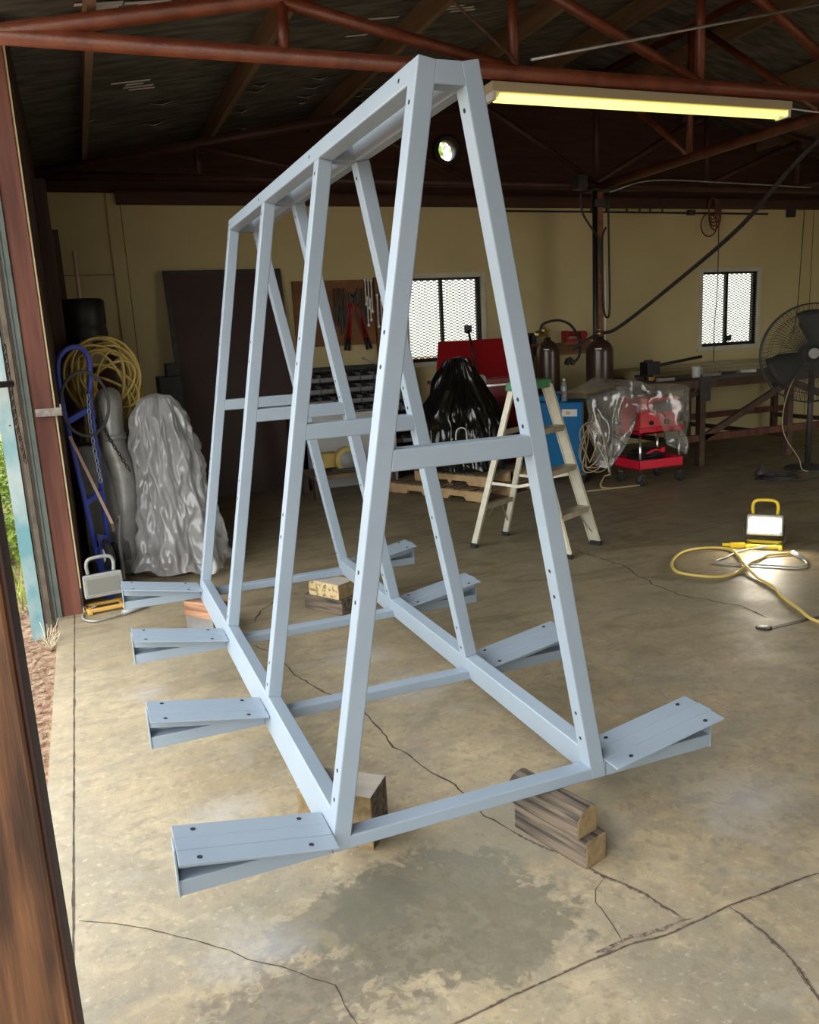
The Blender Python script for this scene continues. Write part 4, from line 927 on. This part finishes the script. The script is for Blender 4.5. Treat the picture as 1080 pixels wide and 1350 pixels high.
for (u, v, z, w_) in ((B1, b1t, .28, 1), (B2, b2t, .28, -1)):
    p = lerp(u, v, .24+0); b.bar(p+wd*.12*w_, lerp(u, v, .08), .012, .003); 
for (u, v, w_) in ((A1, a1t, 1), (A2, a2t, -1)): b.bar(lerp(u, v, .26)+wd*.15*w_, lerp(u, v, .1), .010, .003)
b.build('brace', M_aludk, t)
b = MB(); b.hexa([cT-wd*.19-sp*.075+V((0, 0, -.02)), cT+wd*.19-sp*.075+V((0, 0, -.02)), cT+wd*.19+sp*.075+V((0, 0, -.02)), cT-wd*.19+sp*.075+V((0, 0, -.02)), cT-wd*.18-sp*.065+V((0, 0, .04)), cT+wd*.18-sp*.065+V((0, 0, .04)), cT+wd*.18+sp*.065+V((0, 0, .04)), cT-wd*.18+sp*.065+V((0, 0, .04))]); b.build('top_cap', M_green, t, bevel=.01)

# ================================================================== GAS CYLINDERS, SHELF
def gas(x, y, r, h, label, lab=True):
    t = thing('gas_cylinder', label, 'gas cylinder', (x, y, 0))
    b = MB(); b.lathe([(r*.9, 0), (r, .02), (r, h), (r*.97, h+.04), (r*.8, h+.09), (r*.45, h+.125), (r*.3, h+.14), (r*.28, h+.17)], (x, y, 0), n=32); b.build('body', M_cyl, t)
    b = MB(); b.cyl((x, y, h+.17), (x, y, h+.235), .016); b.cyl((x-.035, y, h+.2), (x+.035, y, h+.2), .011); b.lathe([(.03, 0), (.034, .008), (.03, .018)], (x, y, h+.235), n=12); b.build('valve', M_brass, t)
    if lab:
        a0 = math.atan2(CAM.y-y, CAM.x-x)-.35; P = []
        for j in range(2):
            P.append([V((x+(r*.985-(0 if j == 0 else .035))*math.cos(a0+k*.07), y+(r*.985-(0 if j == 0 else .035))*math.sin(a0+k*.07), h+.03+j*.045)) for k in range(8)])
        for row in P:
            for q in row: d = V((q.x-x, q.y-y, 0)).normalized(); q += d*.006
        b = MB(); b.grid(P); b.build('shoulder_label', M_label, t, thick=.001)
    return t
gas(4.06, 6.28, .135, 1.27, 'brown gas cylinder with brass regulator left of the column')
gas(3.93, 6.62, .13, 1.24, 'darker brown gas cylinder standing behind the one with the regulator', False)
gas(4.53, 5.95, .15, 1.25, 'glossy dark brown gas cylinder in front of the column')
t = thing('gas_regulator', 'brass and black gas regulator with hose on the left cylinder', 'regulator', (4.06, 6.2, 1.5))
b = MB(); b.cyl((4.02, 6.26, 1.47), (3.9, 6.2, 1.47), .018); b.lathe([(.0, 0), (.035, 0), (.04, .015), (.035, .03), (0, .03)], (3.95, 6.2, 1.52), (0, -1, .1), 16); b.lathe([(.0, 0), (.035, 0), (.04, .015), (.035, .03), (0, .03)], (3.87, 6.19, 1.48), (0, -1, .1), 16); b.build('gauge', M_brass, t)
b = MB(); b.tube(smooth_path([(3.9, 6.18, 1.46), (3.92, 6.15, 1.58), (4.08, 6.1, 1.62), (4.25, 6.1, 1.56), (4.36, 6.1, 1.4), (4.36, 6.1, 1.22), (4.28, 6.12, 1.13)], 7), .014, 8); b.build('hose', M_black, t)
b = MB(); b.bar((4.29, 6.1, 1.14), (4.22, 6.1, 1.19), .05, .05); b.bar((4.22, 6.1, 1.19), (4.19, 6.1, 1.13), .05, .04); b.build('torch_head', M_black, t)
b = MB(); b.box((3.55, 6.80, 1.33), (5.25, 6.99, 1.36)); b.box((3.55, 6.96, 1.21), (5.25, 6.99, 1.33)); solo(b, 'wall_shelf', M_wood2, 'red-brown timber wall shelf behind the gas cylinders', 'shelf', (4.4, 6.9, 1.3), bevel=.003)
p = at(757, 433, 6.85); b = MB(); b.box((p.x-.12, 6.83, 1.361), (p.x+.17, 6.95, 1.40)); b.box((p.x-.12, 6.83, 1.40), (p.x-.09, 6.95, 1.5)); b.cyl((p.x-.1, 6.89, 1.46), (p.x+.14, 6.89, 1.46), .03); b.cyl((p.x+.15, 6.86, 1.44), (p.x+.15, 6.92, 1.44), .05, n=12)
solo(b, 'bench_vice', M_red, 'small red vice on the wall shelf', 'vice', (p.x, 6.9, 1.36))
for i, (px, w, h) in enumerate(((672, .1, .09), (692, .14, .12), (700, .1, .1))):
    p = at(px, 440, 6.88); b = MB(); b.box((p.x-w/2, 6.84, 1.361), (p.x+w/2, 6.93, 1.361+h)); b.cyl((p.x-w/2, 6.88, 1.361+h), (p.x+w, 6.87, 1.361+h), .015)
    solo(b, 'shelf_tool', M_black, 'dark tool on the left of the wall shelf, %s of three from the left' % ORD[i], 'tool', (p.x, 6.88, 1.361), 'dark tools on the wall shelf')
p = at(800, 600, 6.0)
b = MB()
for k in range(3): b.tube([(3.95+.13*math.cos(a)+.02*k, 5.62+.05*math.sin(a), .98+.07*math.sin(a+k)) for a in [2*PI*i/20 for i in range(20)]], .008, 6, closed=True)

# ================================================================== BLUE WELDER, RED WELDER ON CART
an = math.atan2(.37, -.93)     # blue side direction
t = thing('blue_welder', 'tall blue welding machine on casters behind the step ladder', 'welding machine', (3.55, 5.2, 0))
C0 = V((3.60, 4.90, 0)); Ad = V((-.93, .37, 0)); Bd = V((.40, .92, 0)).normalized()
Ad = V((-.69, .72, 0)).normalized(); Bd = V((.72, .69, 0)).normalized()
def ob(b, u0, u1, v0, v1, z0, z1): return b.hexa([C0+Ad*u+Bd*v+V((0, 0, z)) for z in (z0, z1) for (u, v) in ((u0, v0), (u1, v0), (u1, v1), (u0, v1))])
b = MB(); ob(b, 0, .6, 0, .40, .13, .82); b.build('body', M_blue, t, bevel=.01)
b = MB(); ob(b, .05, .2, -.003, 0, .68, .75); b.build('label_plate', M_label, t)
b = MB(); ob(b, .12, .16, -.004, 0, .70, .73); b.build('label_mark', M_orange, t)
b = MB(); ob(b, -.012, 0, .0, .40, .13, .815)
for k in range(14): ob(b, -.02, -.012, .04, .36, .2+k*.035, .212+k*.035)
b.build('grille', M_black, t)
b = MB(); ob(b, -.04, .62, -.02, .42, .10, .13); b.build('base_frame', M_dark, t)
for (u, v) in ((.04, .05), (.55, .05), (.04, .36), (.55, .36)):
    c = C0+Ad*u+Bd*v+V((0, 0, .05)); b = MB(); b.lathe([(.015, -.018), (.045, -.018), (.05, 0), (.045, .018), (.015, .018)], c, Bd, 16); w = b.build('caster', M_rubber, t)
    b = MB(); b.cyl(c+V((0, 0, .0)), c+V((0, 0, .055)), .014); b.build('caster_fork', M_steel, w)
# tan cable loops hung on the welder
b = MB(); c = at(783, 585, 4.8)
for k in range(5):
    r = .17+.02*k; pts = []
    for i in range(30):
        a = 2*PI*i/30; pts.append((c.x-.06+.03*k+r*.55*math.cos(a)+.05*math.sin(2*a+k), 4.78+.02*k+.02*math.sin(a*2), c.z+.02-.03*(k % 3)+r*1.15*math.sin(a)))
    b.tube(pts, .007, 7, closed=True)
b.tube(smooth_path([(c.x-.1, 4.78, c.z+.2), (c.x+.02, 4.76, c.z-.02), (c.x+.12, 4.7, c.z-.28), (c.x+.05, 4.7, .1), (c.x-.03, 4.6, .012), (c.x+.35, 4.5, .012), (c.x-.25, 4.55, .012)], 8), .008, 7)
solo(b, 'welding_cable', M_tan, 'tan welding cable hung in loops on the blue welder', 'cable', tuple(c))
p = C0+Ad*.2+Bd*.1; t = thing('water_bottle', 'clear plastic water bottle standing on the blue welder', 'bottle', (p.x, p.y, .822))
b = MB(); b.lathe([(.03, .822), (.034, .83), (.034, .95), (.03, .98), (.014, 1.01), (.013, 1.025)], (p.x, p.y, 0), n=18); b.build('body', M_bottle, t)
b = MB(); b.cyl((p.x, p.y, 1.025), (p.x, p.y, 1.04), .016); b.build('cap', M_white, t)
p = C0+Ad*.38+Bd*.2; b = MB(); b.obox((p.x, p.y, .85), Ad*.26, Bd*.2, (0, 0, .055)); b.cyl((p.x-.05, p.y, .88), (p.x+.12, p.y-.05, .9), .02)
solo(b, 'blue_case', M_blue, 'flat blue case lying on top of the blue welder', 'case', (p.x, p.y, .822), bevel=.006)
# cart
t = thing('welding_cart', 'red two-tier trolley with chrome posts and swivel casters', 'cart', (4.2, 4.72, 0))
x0, x1, y0, y1 = 3.95, 4.47, 4.47, 4.86
b = MB()
for (p, q) in (((x0, y0, .16), (x1, y0+.012, .25)), ((x0, y1-.012, .16), (x1, y1, .25)), ((x0, y0, .16), (x0+.012, y1, .25)), ((x1-.012, y0, .16), (x1, y1, .25)), ((x0, y0, .16), (x1, y1, .172))): b.box(p, q)
b.build('lower_tray', M_redcart, t, bevel=.004)
b = MB(); b.box((x0, y0, .50), (x1, y1, .52)); b.box((x0, y0, .50), (x1, y0+.01, .56)); b.build('upper_tray', M_redcart, t, bevel=.004)
for (x, y) in ((x0+.03, y0+.03), (x1-.03, y0+.03), (x0+.03, y1-.03), (x1-.03, y1-.03)):
    b = MB(); b.cyl((x, y, .1), (x, y, .52), .014); b.build('post', M_chrome, t)
    b = MB(); b.lathe([(.012, -.015), (.045, -.015), (.05, 0), (.045, .015), (.012, .015)], (x+.01, y, .05), (1, .3, 0), 18); w = b.build('caster', M_rubber, t)
    b = MB(); b.box((x-.015, y-.02, .05), (x-.009, y+.02, .105)); b.box((x+.03, y-.02, .05), (x+.036, y+.02, .105)); b.box((x-.015, y-.02, .1), (x+.036, y+.02, .108)); b.build('caster_fork', M_chrome, w)
t = thing('red_welder', 'red welding machine with label under thin polythene on the trolley', 'welding machine', (4.2, 4.75, .522))
b = MB(); b.box((4.0, 4.52, .522), (4.44, 4.84, .84)); b.build('body', M_redlite, t, bevel=.012)
b = MB(); b.box((4.14, 4.508, .70), (4.36, 4.52, .80)); b.build('control_label', M_thing, t)
b = MB(); b.cyl((4.12, 4.50, .6), (4.12, 4.52, .6), .02); b.cyl((4.3, 4.50, .6), (4.3, 4.52, .6), .028); b.build('dial', M_black, t)
b = MB(); b.tube(smooth_path([(4.1, 4.73, .84), (4.1, 4.73, .90), (4.34, 4.73, .90), (4.34, 4.73, .84)], 5), .012, 8); b.build('handle', M_black, t)
t = thing('cable_heap', 'tangle of black and red welding leads on the lower trolley tray', 'cable', (4.2, 4.7, .172))
b = MB()
for k in range(7): b.tube([(4.2+.17*math.cos(a)+.02*math.sin(3*a+k), 4.7+.14*math.sin(a), .19+.018*k+.012*math.sin(2*a+k)) for a in [2*PI*i/26 for i in range(26)]], .011, 7, closed=True)
b.build('black_lead', M_black, t)
b = MB(); b.tube(smooth_path([(4.1, 4.56, .3), (4.2, 4.55, .33), (4.3, 4.56, .31), (4.35, 4.6, .34)], 5), .012, 8); b.cyl((4.28, 4.54, .30), (4.28, 4.54, .35), .02); b.build('red_clamp', M_redcart, t)
# polythene over both machines
b = MB(); rows = []
NX, NY = 60, 40
for j in range(NY):
    v = j/(NY-1); row = []
    for i in range(NX):
        u = i/(NX-1); x = 3.35+u*1.17; n1 = noise.noise(V((u*7, v*5, 2.)));
        top = .93 if u > .52 else .93-.02*(.52-u)
        peak = .10*math.exp(-((u-.45)/.16)**2)
        if v < .45: y = 5.1-(v/.45)*.62; z = top+peak+.02*n1
        else:
            q = (v-.45)/.55; L = .46+.22*math.sin(u*7.5+.6)*(1 if u < .75 else .6); L = max(.14, L if u > .12 else L*.9)
            y = 4.48-.10*q*(1-u)+.05*math.sin(u*34+n1*4)*q-.02; z = top+peak+.02*n1-q*L*1.1
        row.append(V((x+.03*noise.noise(V((u*5, v*9, 7.))), y+.03*n1, z)))
    rows.append(row)
b.grid(rows)
solo(b, 'polythene_sheet', M_film2, 'thin clear polythene sheet spread over the red welder and trolley', 'plastic sheet', (3.9, 4.7, .95))

# ================================================================== LAYOUT BENCH
t = thing('welding_bench', 'long rusty steel layout bench with crossed braces below the right window', 'bench', (5.9, 5.9, 0))
BX0, BX1, BY0, BY1, BZ = 4.32, 8.2, 5.02, 6.78, .92
b = MB(); b.box((BX0, BY0, BZ-.085), (BX1, BY0+.05, BZ)); b.build('front_beam', M_rust, t)
b = MB(); b.box((4.9, BY1-.05, BZ-.085), (BX1, BY1, BZ)); b.build('rear_beam', M_rust, t)
b = MB(); b.box((BX0, BY0+.05, BZ-.012), (BX1, 5.7, BZ)); b.box((4.9, 5.7, BZ-.012), (BX1, BY1-.05, BZ)); b.build('top_plate', M_rust, t)
for x in (5.19, 6.42, 7.9):
    for y in (BY0+.01, BY1-.09):
        b = MB(); b.box((x-.035, y, 0), (x+.035, y+.07, BZ-.085)); b.build('leg', M_rust, t)
    b = MB(); b.box((x-.03, BY0+.05, BZ-.08), (x+.03, BY1-.05, BZ-.013)); b.build('cross_beam', M_rust, t)
    b = MB(); b.box((x-.025, BY0+.08, .2), (x+.025, BY1-.09, .25)); b.build('lower_cross', M_rust, t)
for (p, q) in (((5.22, 5.06, .30), (6.40, 5.06, .82)), ((5.20, BY1-.05, .82), (6.42, BY1-.05, .3)), ((5.15, 5.6, .82), (4.5, 5.6, .4)), ((4.40, 5.06, .5), (5.16, 5.06, .82)), ((6.44, 5.06, .82), (7.88, 5.06, .3))):
    b = MB(); b.bar(p, q, .04, .07); b.build('brace', M_rust, t)
for y in (BY0+.02, BY1-.08):
    b = MB(); b.box((4.9, y, .27), (BX1, y+.05, .34)); b.build('lower_rail', M_redpost, t)
b = MB(); b.box((5.12, 5.0, .70), (5.26, 5.02, BZ+.03)); b.build('corner_plate', M_dark, t)
for i in range(5):
    y = 5.95+i*.16; z = BZ+.001; b = MB(); b.box((4.95+.1*(i % 3), y, z), (7.9, y+.10, z+.04+.02*(i % 2)+.01*i))
    solo(b, 'board_length', M_lumber, 'long pale board on the layout bench, %s of five from the front' % ORD[i], 'board', (6.2, y, z), 'boards stored on the layout bench')
b = MB(); b.sm = True
p = V((5.45, 5.45, BZ)); t = thing('white_mug', 'white mug standing on the layout bench', 'mug', tuple(p))
b.lathe([(.04, 0), (.046, .01), (.05, .12), (.045, .12), (.04, .02), (0, .015)], p, n=22); b.build('body', M_white, t)
b = MB(); b.tube(smooth_path([p+V((.048, 0, .03)), p+V((.08, 0, .045)), p+V((.08, 0, .085)), p+V((.05, 0, .1))], 5), .006, 7); b.build('handle', M_white, t)
p = at(855, 480, 5.6); t = thing('pipe_clamp', 'black clamp head with long bar resting on the boards at bench left', 'clamp', (p.x, 5.6, BZ))
b = MB(); b.box((p.x-.07, 5.52, BZ+.06), (p.x+.1, 5.66, BZ+.2)); b.cyl((p.x-.18, 5.6, BZ+.05), (p.x+.02, 5.6, BZ+.05), .015); b.cyl((p.x, 5.6, BZ), (p.x, 5.6, BZ+.22), .05); b.build('head', M_black, t, bevel=.006)
q = at(925, 470, 5.6); b = MB(); b.cyl((p.x, 5.6, BZ+.14), (q.x, 5.6, q.z), .017); b.build('bar', M_dark, t)
b = MB(); b.cyl((p.x-.06, 5.5, BZ+.02), (p.x+.0, 5.5, BZ+.02), .02); b.build('orange_knob', M_orange, t)
for i, (px, py, y) in enumerate(((940, 488, 5.4), (960, 486, 5.5), (985, 484, 5.5), (900, 489, 5.3), (880, 490, 5.25))):
    p = at(px, py, y); b = MB(); a = random.uniform(-.4, .4); b.bar((p.x-.11, y-.03*a, BZ+.02), (p.x+.1, y+.1*a, BZ+.02), .025, .03); b.cyl((p.x-.1, y, BZ+.02), (p.x-.13, y, BZ+.02), .022)
    solo(b, 'bench_tool', M_steel if i % 2 == 0 else M_dark, 'small loose hand tool on the layout bench, %s of five from the left' % ORD[(2, 3, 4, 1, 0)[i]], 'tool', (p.x, y, BZ), 'loose tools on the layout bench')
b = MB(); b.tube(smooth_path([(4.95, 6.6, .82), (5.0, 6.62, .5), (5.05, 6.6, .3), (5.3, 6.6, .1), (5.35, 6.55, .01)], 6), .009, 6); b.tube(smooth_path([(5.75, 6.6, .8), (5.78, 6.62, .45), (5.7, 6.6, .2)], 6), .009, 6)
solo(b, 'hanging_lead', M_black, 'black leads dangling under the layout bench', 'cable', (5.2, 6.6, .5))

# ================================================================== PEDESTAL FAN
fc = V((5.78, 4.2, 1.165)); nd = (V((CAM.x, CAM.y, fc.z))-fc).normalized(); nd = (nd+V((.25, -.1, 0))).normalized(); uu, ww = frame_of(nd); R_ = .475
t = thing('pedestal_fan', 'large black pedestal fan with round wire guard at the right', 'fan', (5.85, 4.25, 0))
b = MB(); b.lathe([(.0, 0), (.22, 0), (.22, .012), (.2, .03), (.06, .045), (.05, .06)], (5.85, 4.25, 0), n=32); b.build('base', M_fan, t)
b = MB(); b.cyl((5.85, 4.25, .04), (5.85, 4.25, 1.1), .028); b.build('pole', M_dark, t)
b = MB(); b.cyl(fc-nd*.02, fc-nd*.2, .09, .08, 20); b.build('motor', M_fan, t)
for side, off in ((1, .07), (-1, -.09)):
    b = MB(); c = fc+nd*off*.4
    b.tube([c+(uu*math.cos(a)+ww*math.sin(a))*R_ for a in [2*PI*i/56 for i in range(56)]], .007 if side > 0 else .006, 6, closed=True)
    for r in (.12, .27, .39): b.tube([c+nd*off*(1-(r/R_)**2)+(uu*math.cos(a)+ww*math.sin(a))*r for a in [2*PI*i/40 for i in range(40)]], .002, 4, closed=True)
    for k in range(150 if side > 0 else 70):
        a = 2*PI*k/(150 if side > 0 else 70); pts = []
        for i in range(7):
            q = i/6; r = .06+(R_-.06)*q; aa = a+.25*q; pts.append(c+nd*off*(1-(r/R_)**2)+(uu*math.cos(aa)+ww*math.sin(aa))*r)
        b.tube(pts, .0021, 4)
    b.build('wire_guard', M_fan, t)
b = MB(); b.cyl(fc+nd*.075, fc+nd*.088, .055, .05, 20); b.build('guard_badge', M_grey, t)
b = MB()
for k in range(3):
    a0 = 2*PI*k/3+.4; P = []
    for i in range(7):
        r = .06+.36*i/6; row = []
        for j in range(6):
            a = a0+(j/5-.5)*(1.0 if i < 5 else .85)+.12*i/6; row.append(fc+(uu*math.cos(a)+ww*math.sin(a))*r+nd*(.05*(j/5-.5)))
        P.append(row)
    b.grid(P)
b.build('blades', M_blade, t, thick=.003)
b = MB(); b.tube(smooth_path([fc-nd*.15, (5.55, 4.25, .8), (5.45, 4.2, .45), (5.62, 4.15, .15), (5.7, 4.1, .012), (6.3, 4.0, .012)], 8), .006, 6)
solo(b, 'fan_cord', M_tan, 'thin tan cord hanging from the fan to the floor', 'power cord', (5.6, 4.2, .3))
p = atz(1022, 632); b = MB()
for k in range(3): b.tube([(p.x+.2*math.cos(a)*(1-.1*k)+.03*k, p.y+.14*math.sin(a), .012+.01*k) for a in [2*PI*i/24 for i in range(24)]], .009, 6, closed=True)
b.lathe([(.06, 0), (.07, .02), (.05, .06), (.02, .11), (.01, .14)], (p.x+.05, p.y+.22, 0), n=12); b.tube(smooth_path([(p.x-.1, p.y-.1, .01), (p.x+.4, p.y-.25, .01), (p.x+1.2, p.y-.35, .01)], 6), .007, 6)
solo(b, 'coiled_lead', M_dark, 'dark coiled lead and fitting on the floor in front of the fan', 'cable', (p.x, p.y, 0))

# ================================================================== OVERHEAD LIGHT AND WIRES
t = thing('tube_light', 'long twin fluorescent strip light hanging under the pipe truss', 'light fixture', (2.8, 2.85, 3.0))
b = MB(); b.box((1.60, 2.80, 2.935), (3.96, 2.92, 2.995)); b.build('housing', M_fix, t, bevel=.006)
for y in (2.82, 2.90):
    b = MB(); b.cyl((1.66, y, 2.915), (3.92, y, 2.915), .0165, n=14); b.build('tube', M_tube, t)
for x in (1.615, 3.935):
    b = MB(); b.box((x-.012, 2.80, 2.89), (x+.012, 2.92, 2.94)); b.build('lamp_holder', M_white, t)
b = MB()
for x in (1.8, 3.8): b.cyl((x, 2.86, 2.99), (x, 2.83, 3.05), .004, n=6)
b.build('hanger', M_steel, t)
b = MB(); b.tube(smooth_path([(3.96, 2.86, 2.965), (4.3, 2.86, 2.95), (4.7, 2.86, 2.97)], 5), .006, 6); solo(b, 'light_flex', M_white, 'pale flex leaving the right end of the strip light', 'cable', (4.2, 2.86, 2.96))
def wire(pts, r, mt, label, nm='overhead_cable', cat='cable', n=8): 
    b = MB(); b.tube(smooth_path(pts, n), r, 7); return solo(b, nm, mt, label, cat, tuple(pts[0]))
wire([(4.62, 6.05, 1.45), (4.66, 5.75, 1.52), at(900, 365, 4.9), at(980, 295, 4.0), at(1080, 185, 3.2), (4.9, 2.4, 3.2)], .020, M_dark, 'thick dark cable swooping from the column up to the right')
wire([at(755, 460, 6.0), at(785, 442, 6.0)], .018, M_dark, 'short stub of dark cable crossing the shoulder of the gas cylinder')
wire([(4.75, 6.1, 2.95), at(803, 330, 6.15), at(804, 400, 6.15), at(802, 418, 6.15), at(796, 405, 6.15), at(794, 320, 6.15), (4.72, 6.1, 2.6)], .012, M_black, 'black cable drooping in a narrow loop beside the column')
wire([at(766, 255, 6.05), at(768, 280, 6.05), at(783, 305, 6.05), at(790, 318, 6.1), at(793, 360, 6.12)], .012, M_dark, 'grey conduit bending from the switch box onto the column')
b = MB(); p = at(767, 240, 6.08); b.box((p.x-.06, 6.05, p.z-.07), (p.x+.06, 6.2, p.z+.07)); solo(b, 'junction_box', M_dark, 'dark junction box under the truss left of the column', 'junction box', tuple(p), bevel=.004)
wire([(3.95, 6.97, 2.90), (5.2, 6.97, 2.895), (7.9, 6.97, 2.88)], .011, M_black, 'dark cable run clipped level along the top of the back wall')
b = MB()
for px in (779, 799, 826, 843, 857, 873): p = at(px, 270, 6.96); b.cyl((p.x, 6.95, 2.88), (p.x, 6.95, 2.93), .012, n=6)
p = at(911, 274, 6.96); b.box((p.x-.05, 6.93, 2.86), (p.x+.05, 6.98, 2.92)); p = at(1043, 275, 6.96); b.box((p.x-.06, 6.93, 2.84), (p.x+.06, 6.98, 2.94)); solo(b, 'cable_clips', M_dark, 'row of dark clips and boxes along the wall cable', 'cable clips', (6, 6.96, 2.9))
wire([(4.7, 6.0, 3.02), at(900, 205, 5.3), at(945, 196, 4.7)], .009, M_steel, 'thin pale cable running under the ridge truss')
wire([(4.7, 6.0, 2.95), at(860, 238, 5.8), at(960, 241, 5.9), at(1080, 248, 6.2)], .008, M_steel, 'thin upper wire strung level above the window')
wire([(4.8, 6.1, 2.98), at(900, 251, 6.3), at(1080, 256, 6.3)], .008, M_dark, 'thin lower wire strung level above the window')
b = MB(); c = at(941, 275, 6.9)
for k in range(5):
    r = .10+.02*k; b.tube([(c.x+.02*k-.04+r*.55*math.cos(a), 6.88+.01*k, c.z+.02-.02*k+r*1.1*math.sin(a)) for a in [2*PI*i/24 for i in range(24)]], .008, 6, closed=True)
b.tube([(c.x-.07+.13*math.cos(a), 6.9, c.z-.2+.14*math.sin(a)) for a in [2*PI*i/24 for i in range(24)]], .008, 6, closed=True)
solo(b, 'cable_coil', mat('red_brown_cable', (.13, .03, .02), .5), 'red-brown cable coiled on a hook high above the right window', 'cable', tuple(c))
wire([at(948, 290, 6.95), at(946, 380, 6.93), at(942, 430, 6.92), at(941, 478, 6.9)], .006, M_dark, 'thin dark wire hanging down across the right window')
wire([at(1061, 275, 6.95), at(1052, 400, 6.93), at(1046, 440, 6.9)], .006, M_dark, 'thin dark wire hanging right of the right window')

# ================================================================== LIGHT
w = bpy.data.worlds.new('overcast'); SC.world = w; w.use_nodes = True; nt = w.node_tree; bg = nt.nodes['Background']
tc = nt.nodes.new('ShaderNodeTexCoord'); sx = nt.nodes.new('ShaderNodeSeparateXYZ'); rp = nt.nodes.new('ShaderNodeValToRGB')
nt.links.new(tc.outputs['Generated'], sx.inputs[0]); nt.links.new(sx.outputs['Z'], rp.inputs[0]); nt.links.new(rp.outputs[0], bg.inputs['Color'])
rp.color_ramp.elements[0].position = 0; rp.color_ramp.elements[0].color = (.92, .96, .88, 1)
rp.color_ramp.elements[1].position = .6; rp.color_ramp.elements[1].color = (.94, .99, 1.05, 1)
bg.inputs['Strength'].default_value = 1.9
sun = bpy.data.lights.new('sun', 'SUN'); sun.energy = .9; sun.angle = 1.2; sun.color = (1, .95, .88)
so = bpy.data.objects.new('sun', sun); COL.objects.link(so); so.rotation_euler = V((-.55, -.5, .62)).to_track_quat('Z', 'Y').to_euler()
SC.view_settings.view_transform = 'Standard'; SC.view_settings.look = 'None'; SC.view_settings.gamma = 1; SC.view_settings.use_curve_mapping = False
SC.view_settings.exposure = 1.32
SC.cycles.max_bounces = 8; SC.cycles.diffuse_bounces = 5; SC.cycles.transparent_max_bounces = 12
SC.cycles.use_denoising = True; SC.cycles.sample_clamp_indirect = 6
